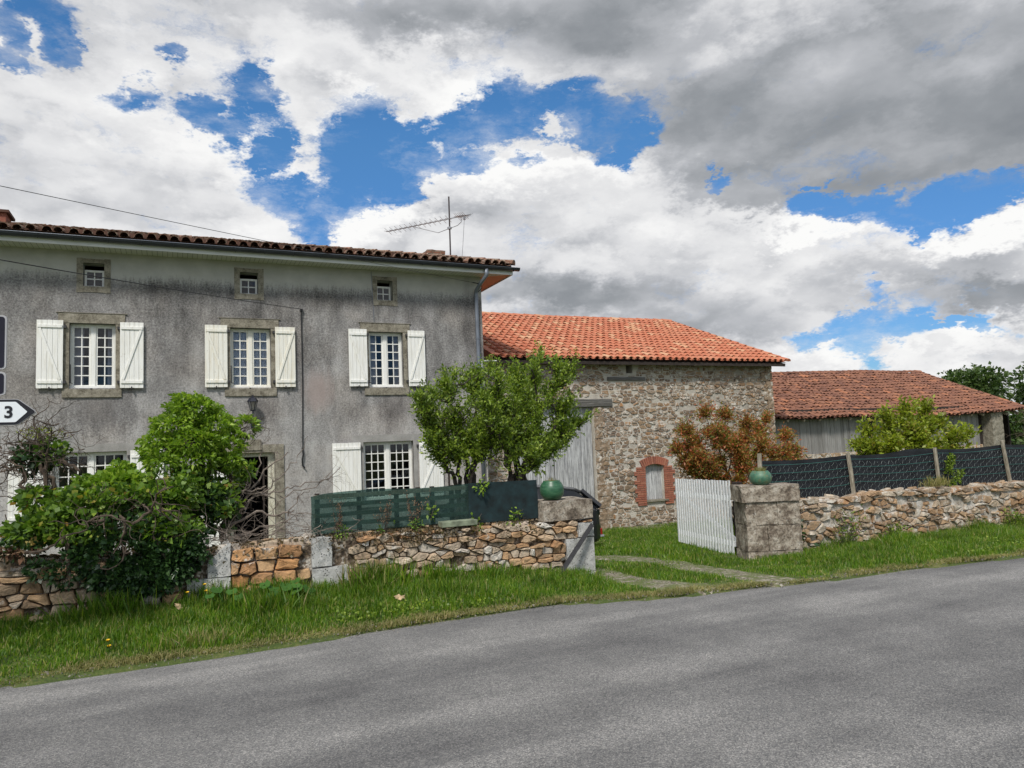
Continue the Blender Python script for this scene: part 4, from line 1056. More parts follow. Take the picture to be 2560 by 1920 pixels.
for k in range(6):
    a = BWIN[0]+(BWIN[1]-BWIN[0])*k/6; s.box(a+.003, a+.112, BY+.11+rb.uniform(0, .006), BY+.14, BWIN[2]+.01, .93)
s.build('hatch_shutter', MATS['white_weathered_wood'], barn)
s = MB(); s.box(BWIN[0]-.02, BWIN[1]+.10, BY-.07, BY+.12, BWIN[2]-.05, BWIN[2]+.005); s.build('sill', MATS['granite'], barn)
s = MB(); s.box(SLOT[0]-.001, SLOT[1]+.001, BY+.33, BY+.36, SLOT[2], SLOT[3]); s.build('vent_hole', MATS['room_dark'], barn)
# roof
bt = (BRZ-4.02)/(BRY-18.0); cb = math.hypot(1, bt); RX0, RX1 = 7.86, 18.74
ss = lambda u: -.05*math.sin(math.pi*min(max(u/(RX1-RX0), 0), 1))
s = MB(); s.add([(RX0, 18.05, 4.03), (RX1-.05, 18.05, 4.03), (RX1-.05, BRY, BRZ), (RX0, BRY, BRZ), (RX0, BYB+.4, 4.0), (RX1-.05, BYB+.4, 4.0)], [(0, 1, 2, 3), (3, 2, 5, 4)])
for d in (-.06,): s.add([(RX0, 18.05, 4.03+d), (RX1-.05, 18.05, 4.03+d), (RX1-.05, BRY, BRZ+d), (RX0, BRY, BRZ+d), (RX0, BYB+.4, 4.0+d), (RX1-.05, BYB+.4, 4.0+d)], [(3, 2, 1, 0), (4, 5, 2, 3)])
broof = s.build('roof', MATS['tile_deck'], barn)
s = MB(); nc = 45; wd = (RX1-RX0-.1)/nc; nr = 17; ln = (BRY-18.0)*cb/nr
tiles(s, (RX0+.08, 18.0, 4.045), (1, 0, 0), (0, 1/cb, bt/cb), (0, -bt/cb, 1/cb), nc, nr, wd, ln, rb, r=.088, hgt=.075, jit=.005, lift=.03, sag=lambda u, v: ss(u)*v/6.7)
ridge_tiles(s, (RX0, BRY, BRZ+.02), ((RX0+RX1)/2, BRY, BRZ-.03), .42, .13, rb, .10); ridge_tiles(s, ((RX0+RX1)/2, BRY, BRZ-.03), (RX1+.02, BRY, BRZ+.02), .42, .13, rb, .10)
ridge_tiles(s, (RX1-.02, 17.99, 4.06), (RX1-.02, BRY, BRZ), .42, .10, rb, .09)
for j in range(16):                                                       # verge tiles folded over the left gable edge
    v0 = j*.42; 
    p_ = np.array([RX0+.03, 18.0+v0/cb, 4.06+v0*bt/cb]); Vv = np.array([0, 1/cb, bt/cb]); Nn = np.array([0, -bt/cb, 1/cb])
    s.obox(p_+Vv*.2-Nn*.02+np.array([-.07, 0, -.05]), Vv, (1, 0, 0), Nn, .205, .018, .115); s.obox(p_+Vv*.2+Nn*.075+np.array([.02, 0, 0]), Vv, (1, 0, 0), Nn, .205, .09, .018)
s.build('roof_tiles', MATS['new_tile'], broof)
s = MB(); s.box(RX0+.1, RX1-.12, 18.04, 18.075, 3.90, 4.0); s.build('fascia', MATS['dark_wood'], broof)
s = MB()
for xx in np.arange(8.4, 18.5, .92): s.bar((xx, 18.06, 3.93), (xx, 18.9, 3.93+.84*bt), .085, .10)
s.each('rafter', MATS['rafter_wood'], broof)

# ================================================================== SHED
shed = thing('timber_shed', 'old timber clad shed with weathered brown tile roof', 'shed', (27, 22, -1.1))
SX0, SX1, SY = 18.6, 33.4, 19.75
s = MB(); rs = random.Random(5)
for (a, b, z0, z1) in ((19.0, 24.6, .80, 2.3), (24.6, 28.2, .55, 2.3), (28.2, 31.3, .5, 2.25)):
    x = a
    while x < b:
        wdt = rs.uniform(.13, .2); yy = SY+rs.uniform(-.012, .012); s.box(x+.004, min(x+wdt, b)-.004, yy, yy+.03, z0+rs.uniform(-.03, .03), z1); x += wdt
s.build('plank_wall', MATS['grey_wood'], shed)
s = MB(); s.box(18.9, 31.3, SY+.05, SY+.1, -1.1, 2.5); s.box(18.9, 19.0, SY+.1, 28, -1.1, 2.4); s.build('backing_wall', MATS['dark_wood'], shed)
s = MB(); cells = voronoi_cells(12.4, 2.1, .3, .17, rs); stones(s, cells, .02, .04, rs, lambda u, v, w_: (18.95+u, SY-.06-w_, -1.25+v), .03); s.build('base_stonework', MATS['right_stone'], shed)
s = MB(); s.box(18.95, 31.35, SY-.07, SY+.05, -1.25, .80); s.build('base_wall', MATS['lime_mortar'], shed)
s = MB(); z = -1.2
while z < 2.1: h = rs.uniform(.5, .7); rough_block(s, 31.75, 32.5, SY-.3, SY+.4, z, min(z+h, 2.2), rs, .012); z += h
s.build('stone_pier', MATS['granite'], shed)
s = MB(); s.box(24.55, 24.72, SY-.05, SY, .5, 2.3); s.box(31.2, 31.75, SY+.15, SY+.25, -1.1, 2.2); s.box(32.5, 34.3, 26, 26.1, -1.1, 2.5); s.box(34.2, 34.3, SY+.5, 26, -1.1, 2.2); s.each('post', MATS['dark_wood'], shed)  # first is a post; the dark sheets after it stand for shade in the openings
st = (4.42-2.17)/(24.2-19.35); cs = math.hypot(1, st); EYS, RYS = 19.35, 24.2
def ssag(u, v): return -.11*math.sin(math.pi*min(max((u-1)/9, 0), 1))*(v/5.3) - .10*math.exp(-((u-9)/2.2)**2)*(1-v/5.6) + .05*math.sin(u*1.7)*.4 + .10*max(0, (u-12)/3)*(1-v/5.6)
s = MB(); X0, X1 = SX0-.2, 34.05
V = []; nx_ = 30
for k in range(nx_+1):
    u = (X1-X0)*k/nx_
    for (v, yy, zz) in ((0, EYS+.04, 2.16), (2.6, (EYS+RYS)/2, (2.16+4.42)/2), (5.34, RYS, 4.42)): V.append((X0+u, yy, zz-.02+ssag(u, v)))
    V.append((X0+u, 29.2, 2.1))
V = np.array(V); i = np.arange(nx_)[:, None]*4+np.arange(3)[None, :]; Q = np.stack([i, i+4, i+5, i+1], -1).reshape(-1, 4)
sroof = mk('roof', V, Q, MATS['tile_deck'], shed)
s = MB(); nc = int((X1-X0)/.225); nr = 17; ln = 5.35/nr
tiles(s, (X0, EYS-.02, 2.16), (1, 0, 0), (0, 1/cs, st/cs), (0, -st/cs, 1/cs), nc, nr, .225, ln, rs, r=.095, hgt=.065, jit=.018, lift=.03, sag=ssag, keep=lambda u, v: rs.random() > .006)
for a, b in zip(np.linspace(X0, X1, 9)[:-1], np.linspace(X0, X1, 9)[1:]): ridge_tiles(s, (a, RYS, 4.44+ssag(a-X0, 5.35)), (b, RYS, 4.44+ssag(b-X0, 5.35)), .38, .12, rs, .09)
ridge_tiles(s, (X1, EYS-.02, 2.20+ssag(X1-X0, 0)), (X1, RYS, 4.42), .4, .09, rs, .07)
s.build('roof_tiles', MATS['old_tile'], sroof)
s = MB()
for xx in np.arange(19.2, 34, .8): s.bar((xx, EYS+.08, 2.09), (xx, EYS+.6, 2.09+.5*st), .08, .09)
s.each('rafter', MATS['rafter_wood'], sroof)

# ================================================================== FRONT WALL (left of the gate)
FY, FYB = 8.30, 8.82
WX = [-8, -1.5, -.5, .5, 1.4, 2.4, 2.9, 4.94]; WZ = [.80, .76, .68, .69, .70, .70, .70, .655]
ztop = lambda x: float(np.interp(x, WX, WZ))
zbot = lambda x: float(ground(x, 8.28)) - .18
fwall = thing('stone_wall', 'low rubble stone wall with white granite blocks in front of the farmhouse', 'wall', (-.5, 8.55, -.1))
rw = random.Random(31)
X0w, X1w = -7.0, 4.93
BLK = [(-.02+.30, .50, .39, .715), (.08, .50, .10, .385), (1.33, 1.56, .385, .70), (1.33, 1.74, .10, .375)]
PBLK = [(4.53, 4.945, -.03, .405), (4.72, 4.945, .415, .60), (4.66, 4.95, -.22, -.04)]
holes_w = BLK + PBLK
s = MB(); N = 120
for k in range(N):
    xa, xb = X0w+(X1w-X0w)*k/N, X0w+(X1w-X0w)*(k+1)/N
    za, zb, zc, zd = zbot(xa)-.1, zbot(xb)-.1, ztop(xb)-.06+rw.uniform(-.01, .01), ztop(xa)-.06
    y0, y1 = FY+.03, FYB-.02
    s.add([(xa, y0, za), (xb, y0, zb), (xb, y0, zc), (xa, y0, zd), (xa, y1, za), (xb, y1, zb), (xb, y1, zc), (xa, y1, zd)], [(0, 1, 2, 3), (3, 2, 6, 7), (5, 4, 7, 6)])
s.add([(X1w-.02, FY+.03, -.4), (X1w-.02, FYB-.02, -.4), (X1w-.02, FYB-.02, .6), (X1w-.02, FY+.03, .6)], [(0, 1, 2, 3)])
s.build('mortar', MATS['dark_core'], fwall)
def front(mbs, xa, xb, sx, sy, gap, depth, mir, seed, var=.6, drop=0, jv=.3, split=.38):
    r = random.Random(seed); Hh = 1.25; zb0 = -.55
    cells = voronoi_cells(xb-xa, Hh, sx, sy, r, [(a-xa, b-xa, c-zb0, d-zb0) for a, b, c, d in holes_w], var, jv)
    kp = lambda u, v: zb0+v < ztop(xa+u)-.035 and zb0+v > zbot(xa+u)-.05 and r.random() >= drop
    stones(mbs, cells, gap, depth, r, lambda u, v, w_: (xa+u, FY-w_, min(zb0+v, ztop(xa+u)+.02)), .05, keep=kp, rough=.16, split=split)
s = MB(); front(s, -7.0, .06, .19, .085, .006, .055, 0, 1, .9, .06, .16); front(s, 1.74, 4.94, .145, .07, .004, .055, 0, 2, .95, .07, .18)
# rough top of the wall
cells = voronoi_cells(11.9, .5, .24, .2, rw); stones(s, cells, .01, .05, rw, lambda u, v, w_: (X0w+u, FY+.02+v, ztop(X0w+u)-.05+w_), .05, rough=.2)
cells = voronoi_cells(.5, .95, .22, .13, rw); stones(s, cells, .01, .03, rw, lambda u, v, w_: (4.93+w_, FY+.03+u, -.32+v), .05)
s.build('stonework', MATS['wall_stone'], fwall)
s = MB(); front(s, .50, 1.33, .24, .135, .008, .05, 0, 6, .45, 0, .08, .12); s.build('stonework', MATS['bright_stone'], fwall, label='ochre stones filling an old gateway between white granite blocks')
def slanted(x0, x1, z0, z1, cut):
    b = MB(); rough_block(b, x0, x1, FY-.035, FY+.4, z0+.004, z1, rw, .005)
    if cut:
        b.v = [(x, y, z) if z < z0+(z1-z0)*.5 else (x, y, z0+.02+(z-z0)*min(1, .42+.62*(x-x0)/(x1-x0))) for x, y, z in b.v]
        b.v = [(x if x > x0+.04 or z > z0+.1 else x, y, z) for x, y, z in b.v]
    b.build('granite_block', MATS['speckled_granite'], fwall, smooth=False)
slanted(.28, .50, .39, .715, True); slanted(.085, .50, .06, .385, False); slanted(1.34, 1.555, .385, .70, False); slanted(1.34, 1.735, .08, .375, False)
s = MB()
for _ in range(5200):                                                     # dry moss and lichen crusts along the coping
    x = rw.choice([rw.uniform(1.5, 2.8), rw.uniform(2.4, 3.3), rw.uniform(3, 4.2), rw.uniform(-2.5, 1.4)]); f = rw.random()
    if x > 2.9 and rw.random() > .35: continue
    q = np.array([x, FY-.05+.32*f, ztop(x)+.012*rw.random()-.0]) if f > .22 else np.array([x, FY-.06-rw.random()*.012, ztop(x)-rw.random()**2*.16])
    a = np.array([rw.gauss(0, 1), rw.gauss(0, 1), rw.gauss(0, .7)]); a /= np.linalg.norm(a); b = np.cross(a, [rw.gauss(0, 1), rw.gauss(0, 1), rw.gauss(0, 1)]); b /= np.linalg.norm(b)
    r = rw.uniform(.006, .017); s.add([q-a*r-b*r*.6, q+a*r-b*r*.6, q+a*r*.8+b*r, q-a*r*.8+b*r], [(0, 1, 2, 3)])
tag(s.build('moss', MATS['moss'], fwall), kind='stuff')

def pillar(name, label, loc):
    return thing(name, label, 'gate pillar', loc, 'stone gate pillars')
pl = pillar('gate_pillar', 'granite gate pillar at the end of the front wall with iron bar against it', (4.57, 8.5, -.2))
s = MB(); rough_block(s, 4.21, 4.935, FY-.06, FY+.52, .655, .90, rw, .006); s.build('cap_stone', MATS['lichen_granite'], pl)
for q in PBLK:
    s = MB(); rough_block(s, q[0]+.004, q[1], FY-.04, FY+.45, q[2]+.004, q[3], rw, .006); s.build('granite_block', MATS['speckled_granite'], pl)

# right pillar and wall
RY0 = 8.0
pr = pillar('gate_pillar', 'dark lichen covered gate pillar beside the white picket gate', (7.65, 8.25, -.2))
def turned(b, c_, ang):
    ca, sa = math.cos(ang), math.sin(ang); b.v = [(c_[0]+(x-c_[0])*ca-(y-c_[1])*sa, c_[1]+(x-c_[0])*sa+(y-c_[1])*ca, z) for x, y, z in b.v]; return b
PC, PA = (7.25, 7.98), math.radians(-24)
s = MB(); rough_block(s, 7.22, 8.05, RY0-.06, RY0+.44, .70, .925, rw, .006); turned(s, PC, PA).build('cap_stone', MATS['lichen_granite'], pr)
s = MB(); z = -.35
for h in (.36, .36, .33):
    x = 7.27
    for wd in ((.42, .36), (.30, .48), (.45, .33))[int((z+.35)/.36) % 3]:
        rough_block(s, x+.004, x+wd-.004, RY0-.03, RY0+.48, z+.004, min(z+h, .698)-.004, rw, .007); x += wd
    z += h
turned(s, PC, PA).build('shaft', MATS['lichen_granite'], pr)
rwall = thing('stone_wall', 'limewashed rubble stone wall under the chain link fence', 'wall', (12, 8.25, -.2))
WTOP = lambda x: float(np.interp(x, [8, 8.5, 9.2, 9.6, 9.9, 10.2, 11, 12, 13, 14, 30], [.66, .66, .64, .65, .70, .67, .655, .63, .62, .60, .5]))
WBOT = lambda x: float(ground(x, 7.9)) - .25
s = MB(); XA, XB = 8.04, 24.0; N = 90
for k in range(N):
    xa, xb = XA+(XB-XA)*k/N, XA+(XB-XA)*(k+1)/N
    s.add([(xa, RY0+.005, WBOT(xa)), (xb, RY0+.005, WBOT(xb)), (xb, RY0+.005, WTOP(xb)-.05), (xa, RY0+.005, WTOP(xa)-.05), (xa, RY0+.48, WBOT(xa)), (xb, RY0+.48, WBOT(xb)), (xb, RY0+.48, WTOP(xb)-.05), (xa, RY0+.48, WTOP(xa)-.05)], [(0, 1, 2, 3), (3, 2, 6, 7), (5, 4, 7, 6)])
s.add([(XA, RY0+.005, -.5), (XA, RY0+.48, -.5), (XA, RY0+.48, .6), (XA, RY0+.005, .6)], [(3, 2, 1, 0)])
s.build('mortar', MATS['lime_mortar'], rwall)
s = MB(); r = random.Random(77); cells = voronoi_cells(XB-XA, 1.3, .165, .095, r, [], .95, .2)
stones(s, cells, .011, .045, r, lambda u, v, w_: (XA+u, RY0-w_, -.6+v), .03, keep=lambda u, v: WBOT(XA+u)-.05 < -.6+v < WTOP(XA+u)-.14 and r.random() > .12, rough=.14)
cells = voronoi_cells(XB-XA, .14, .24, .075, r, [], .6)
stones(s, cells, .006, .05, r, lambda u, v, w_: (XA+u, RY0-.01-w_, WTOP(XA+u)-.135+v), .06, rough=.2)
cells = voronoi_cells(XB-XA, .48, .25, .2, r); stones(s, cells, .01, .045, r, lambda u, v, w_: (XA+u, RY0+.01+v, WTOP(XA+u)-.04+w_), .05, rough=.2)
s.build('stonework', MATS['right_stone'], rwall)

# pots
def pot(label, c, r, h, mat, fur):
    t = thing('plant_pot', label, 'pot', c, 'green pots on the gate pillars')
    s = MB(); pr_ = [(.0, 0), (.52*r, 0), (.72*r, .06*h), (.93*r, .25*h), (1.0*r, .48*h), (.97*r, .68*h), (.84*r, .86*h), (.72*r, .955*h), (.70*r, 1.0*h), (.62*r, 1.0*h), (.60*r, .93*h), (0, .92*h)]
    s.lathe(c, pr_, 28); s.build('pot', mat, t, smooth=True)
    s = MB(); rp = random.Random(int(c[0]*10))
    for _ in range(fur):
        a = rp.uniform(0, 6.28); q = np.array([c[0]+math.cos(a)*r*.55*rp.random()**.5, c[1]+math.sin(a)*r*.55*rp.random()**.5, c[2]+.92*h]); L = rp.uniform(.03, .085)
        d = np.array([rp.gauss(0, .35), rp.gauss(0, .35), 1])*L; w_ = np.array([math.cos(a), -math.sin(a), 0])*.004
        s.add([q-w_, q+w_, q+d*.6+w_*.7, q+d], [(0, 1, 2, 3)])
    s.build('dry_plant', MATS['dry_grass'], t)
pot('smooth dark green glazed pot on the left gate pillar', (4.47, 8.48, .903), .160, .25, MATS['pot_glaze'], 50)
pot('weathered green pot topped with dry moss on the right gate pillar', (7.60, 7.98, .928), .158, .20, MATS['mossy_pot_glaze'], 260)
# iron bar leaning on the pillar
s = MB(); a, b = np.array([4.90, FY-.09, .57]), np.array([4.22, FY-.32, -.02]); s.bar(b, a, .055, .02, up=(0, -1, .2)); s.bar(b, b+(b-a)*.06, .04, .015, up=(0, -1, .2))
tag(s.build('iron_bar', MATS['iron'], loc=(4.3, FY-.3, 0)), 'rusty flat iron bar leaning diagonally across the left gate pillar', 'bar')
s = MB(); s.box(2.84, 3.29, FY-.10, FY+.06, .70, .765); o = s.build('timber_plank', MATS['green_plank'], loc=(3.06, FY, .7), bevel=.006); tag(o, 'short greenish timber plank lying on top of the front wall', 'plank')

# ------------------------------------------------------------------ netting screens on the front wall
def sheetz(name, xs_, zt, zb, y, mat, parent, wob=.012, ny=7, seed=0):
    r = np.random.default_rng(seed); V = []
    for i_, x in enumerate(xs_):
        for k in range(ny):
            t = k/(ny-1); V.append((x, y+wob*math.sin(x*9+k*1.3+seed)+wob*.6*math.sin(x*23+k), zb(x)*(1-t)+zt(x)*t))
    i = np.arange(len(xs_)-1)[:, None]*ny+np.arange(ny-1)[None, :]
    return mk(name, np.array(V), np.stack([i, i+ny, i+ny+1, i+1], -1).reshape(-1, 4), mat, parent, smooth=True)
scr = thing('netting_screen', 'see-through green netting stretched over a slatted fence on the front wall', 'screen', (2.3, FY+.2, .7))
sheetz('netting', np.linspace(1.36, 3.27, 60), lambda x: 1.185+.012*math.sin(x*4)-.0*x-.02*math.exp(-((x-1.36)/.1)**2), lambda x: .73, FY+.1, MATS['green_netting'], scr)
s = MB()
for zz in (.82, .93, 1.04, 1.14): s.box(1.40, 3.26, FY+.16, FY+.18, zz-.024, zz+.024)
s.each('slat', MATS['post_wood'], scr)
s = MB()
for xx in (1.42, 1.9, 2.35, 2.62, 2.8, 3.05): s.box(xx, xx+.05, FY+.185, FY+.225, .66, 1.18)
s.box(3.04, 3.06, FY+.19, FY+.21, 1.1, 1.32)
s.each('post', MATS['dark_wood'], scr)
pan = thing('dark_panel_screen', 'opaque dark blue-green panel standing on the wall beside the left pillar', 'screen', (3.7, FY+.15, .7))
sheetz('panel', np.linspace(3.25, 4.20, 30), lambda x: 1.195-.012*(x-3.25), lambda x: .70, FY+.07, MATS['dark_panel'], pan, .005)
s = MB(); s.box(3.27, 3.32, FY+.09, FY+.13, .66, 1.17); s.box(4.13, 4.18, FY+.09, FY+.13, .66, 1.16); s.each('post', MATS['dark_wood'], pan)

# ------------------------------------------------------------------ picket gate
gt = thing('picket_gate', 'white painted picket gate standing open against the right pillar', 'gate', (7.61, 8.6, -.15))
A, B = np.array([7.61, 8.60, 0]), np.array([8.22, 10.75, 0]); D = (B-A)/np.linalg.norm(B-A); L = np.linalg.norm(B-A); Nn = np.array([-D[1], D[0], 0])
s = MB(); npk = 22
for k in range(npk):
    c_ = A+D*(.05+(L-.1)*k/(npk-1)); zb_ = -.165-.05*k/npk; zt_ = .966-.055*k/npk+rw.uniform(-.006, .006)
    s.obox(c_+np.array([0, 0, (zb_+zt_)/2])+Nn*.02, D, Nn, (0, 0, 1), .029, .006, (zt_-zb_)/2)
s.build('pickets', MATS['gate_paint'], gt)
s = MB()
for zz in (.02, .70): s.bar(A+np.array([0, 0, zz]), B+np.array([0, 0, zz-.06]), .022, .075)
s.each('rail', MATS['gate_paint'], gt)
s = MB(); s.bar(A+np.array([0, 0, .08])-Nn*.02, B+np.array([0, 0, .66])-Nn*.02, .018, .06); s.build('brace', MATS['gate_paint'], gt)
s = MB(); s.obox(A+np.array([.13, .03, .36]), (1, 0, 0), (0, 1, 0), (0, 0, 1), .065, .05, .58); s.build('gate_post', MATS['dark_wood'], gt)
s = MB()
for zz in (.08, .72): s.bar(A+np.array([.02, -.02, zz]), A+D*.3+np.array([0, 0, zz])-Nn*.02, .012, .035)
s.each('hinge', MATS['iron'], gt)

# ------------------------------------------------------------------ chain-link fence on the right wall
fen = thing('chain_link_fence', 'chain link fence backed with black netting on the right stone wall', 'fence', (11, 8.2, .65))
FYY = 8.18
PX = [(7.80, 7.80, .90, 1.37), (9.63, 9.70, .60, 1.30), (11.72, 11.76, .58, 1.30), (13.58, 13.72, .56, 1.36), (15.7, 15.8, .55, 1.35), (17.8, 17.9, .5, 1.35)]
for (xt, xb, zb_, zt_) in PX:
    s = MB(); s.tube([(xb, FYY, zb_-.1), (xb+(xt-xb)*.5+rw.uniform(-.01, .01), FYY, (zb_+zt_)/2), (xt, FYY, zt_)], [.036, .035, .032], 7); s.build('post', MATS['post_wood'], fen)
def ftop(x):
    b = np.interp(x, [7.8, 9.66, 11.74, 13.65, 15.7, 18], [1.245, 1.25, 1.26, 1.27, 1.27, 1.27])
    for (a, c_, d) in ((7.8, 9.66, .025), (9.66, 11.74, .03), (11.74, 13.65, .03), (13.65, 15.7, .03)):
        if a < x < c_: b -= d*4*(x-a)*(c_-x)/(c_-a)**2
    return float(b)
sheetz('netting', np.linspace(7.84, 17.9, 150), lambda x: ftop(x)+.015+.05*math.exp(-((x-11.2)/.5)**2), lambda x: WTOP(x)-.02, FYY+.06, MATS['black_netting'], fen, .012)
s = MB(); pitch = .085; hh = .052; x = 7.85; k = 0
while x < 17.9:
    zt_ = ftop(x)-.045; pts = []; z = WTOP(x)+.0; j = 0
    while z < zt_:
        pts.append((x+(.5*pitch if (j+k) % 2 else 0)+.0*k+.045*(z-.7), FYY+.036+.012*(j % 2), z)); z += hh; j += 1
    if len(pts) > 2: s.tube(pts, .0018, 3, cap=False)
    x += pitch/2 if False else pitch; k += 1
s.build('wire_mesh', MATS['wire_galv'], fen)
s = MB()
for f_ in (.25, .5, .75, 1.0):
    s.tube([(x, FYY+.032, WTOP(x)+.02+(ftop(x)-WTOP(x)-.07)*f_) for x in np.linspace(7.84, 17.9, 60)], .0032, 4)
s.each('line_wire', MATS['wire_green'], fen)

# ------------------------------------------------------------------ road sign at the left edge
sg = thing('direction_signpost', 'white arrow road sign reading 3 below dark blue direction panels', 'sign', (-2.35, 6.75, .05))
SYY = 6.62
def sheetpoly(poly, y0, y1): return lambda m, p=poly: m.prism(p, lambda u, w_, d: (u, d, w_), y0, y1)
def rounded(poly, r, seg=5):
    out = []; n_ = len(poly)
    for i in range(n_):
        a, b, c_ = [np.array(poly[(i+k) % n_], float) for k in (-1, 0, 1)]
        u, v = (a-b)/np.linalg.norm(a-b), (c_-b)/np.linalg.norm(c_-b)
        p0, p1 = b+u*r, b+v*r
        for k in range(seg+1):
            t = k/seg; out.append(tuple(p0*(1-t)**2+2*b*t*(1-t)+p1*t*t))
    return out
zc = 2.055; xl, xm, xt = -2.9, -1.115, -.995
def arrow(g): 
    return rounded([(xl+g, zc-.10+g), (xm-g*.42, zc-.10+g), (xt-g*1.25, zc), (xm-g*.42, zc+.10-g), (xl+g, zc+.10-g)], .018)
s = MB(); s.prism(arrow(0), lambda u, w_, d: (u, d, w_), SYY, SYY+.03); sp_ = s.build('arrow_panel', MATS['sign_grey'], sg)
s = MB(); s.prism(arrow(.004), lambda u, w_, d: (u, d, w_), SYY-.004, SYY-.001); s.build('arrow_border', MATS['sign_black'], sp_)
s = MB(); inner = rounded([(xl+.02, zc-.078), (xm-.014, zc-.078), (xt-.058, zc), (xm-.014, zc+.078), (xl+.02, zc+.078)], .008); s.prism(inner, lambda u, w_, d: (u, d, w_), SYY-.008, SYY-.005); s.build('arrow_face', MATS['sign_white'], sp_)
cu = bpy.data.curves.new('digit', 'FONT'); cu.body = '3'; cu.size = .125; cu.extrude = .001; cu.offset = .0035
to = bpy.data.objects.new('digit_curve', cu); COL.objects.link(to); dg = bpy.context.evaluated_depsgraph_get(); me = bpy.data.meshes.new_from_object(to.evaluated_get(dg)); bpy.data.objects.remove(to)
Vt = np.array([v.co[:] for v in me.vertices]); Vt -= [Vt[:, 0].mean(), (Vt[:, 1].min()+Vt[:, 1].max())/2, 0]
mk('digit', np.stack([-1.173+Vt[:, 0], SYY-.010-Vt[:, 2], zc+Vt[:, 1]], 1), [list(p.vertices) for p in me.polygons], MATS['sign_black'], sp_)
for (z0, z1) in ((2.385, 2.805), (2.185, 2.365)):
    xr = -1.198; s = MB(); s.prism(rounded([(xl, z0), (xr, z0), (xr, z1), (xl, z1)], .03), lambda u, w_, d: (u, d, w_), SYY, SYY+.03); q_ = s.build('direction_panel', MATS['sign_grey'], sg)
    s = MB(); s.prism(rounded([(xl+.012, z0+.012), (xr-.012, z0+.012), (xr-.012, z1-.012), (xl+.012, z1-.012)], .022), lambda u, w_, d: (u, d, w_), SYY-.004, SYY-.001); s.build('panel_face', MATS['sign_navy'], q_)
for xx in (-2.5, -1.75): s = MB(); s.tube([(xx, SYY+.075, -.1), (xx, SYY+.075, 2.85)], .042, 12); s.build('post', MATS['zinc'], sg, smooth=True)

# ------------------------------------------------------------------ parked car behind the pillar (tail towards the gate)
car = thing('parked_car', 'dark hatchback parked behind the left gate pillar', 'car', (6.1, 13.4, -.56))
CG = -.57; CR, CFt = 7.80, 3.65; CY = 13.42; HW = .88
def car_sec(x, zs, ws):   # half section from bottom to top
    return [(x, CY-w_, CG+z) for z, w_ in zip(zs, ws)] + [(x, CY+w_, CG+z) for z, w_ in reversed(list(zip(zs, ws)))]
def loft(mb, secs, caps=True):
    n_ = len(secs[0]); b = []
    for i in range(len(secs)-1):
        pass
    V = [p for q in secs for p in q]; fs = []
    for i in range(len(secs)-1):
        for k in range(n_): fs.append((i*n_+k, (i+1)*n_+k, (i+1)*n_+(k+1) % n_, i*n_+(k+1) % n_))
    if caps: fs += [tuple(range(n_)), tuple((len(secs)-1)*n_+k for k in range(n_))[::-1]]
    mb.add(V, fs)
s = MB(); prof = [(0.0, .32, .42, .52, .64), (-.03, .25, .46, .68, .74), (-.10, .21, .55, .86, .80), (-.2, .20, .56, .92, .86), (-.6, .19, .56, .94, .88), (-1.6, .18, .55, .93, .88), (-2.6, .18, .55, .92, .88), (-3.1, .19, .55, .88, .87), (-3.7, .20, .54, .78, .84), (-4.0, .22, .5, .68, .76), (-4.15, .30, .48, .56, .62)]
secs = [car_sec(CR+d, [zb_, zb_+.06, zm, zt_-.06, zt_], [w_*HW/.88-.06, w_*HW/.88, w_*HW/.88, w_*HW/.88-.02, w_*HW/.88-.10]) for d, zb_, zm, zt_, w_ in prof]
loft(s, secs); body = s.build('body', MATS['car_paint'], car, smooth=False, bevel=.02)
s = MB(); gp = [(-.10, .90, .72), (-.30, 1.10, .66), (-.55, 1.27, .62), (-.8, 1.34, .60), (-1.5, 1.41, .60), (-2.0, 1.39, .60), (-2.45, 1.26, .63), (-3.05, .90, .70)]
secs = [car_sec(CR+d, [.86, .9, (z-.9)*.5+.9, z-.03, z], [.78, .775, .78-(.78-w_)*.5, w_+.04, w_-.04]) for d, z, w_ in gp]
loft(s, secs); s.build('window', MATS['car_glass'], car, bevel=.01)
s = MB(); loft(s, [car_sec(CR+d, [z-.06, z-.03, z+.006, z+.014], [w_+.055, w_+.055, w_-.02, w_-.16]) for d, z, w_ in [(-.40, 1.235, .63), (-.55, 1.30, .62), (-.8, 1.34, .60), (-1.5, 1.41, .60), (-2.0, 1.39, .60)]]); s.build('roof', MATS['car_paint'], car)
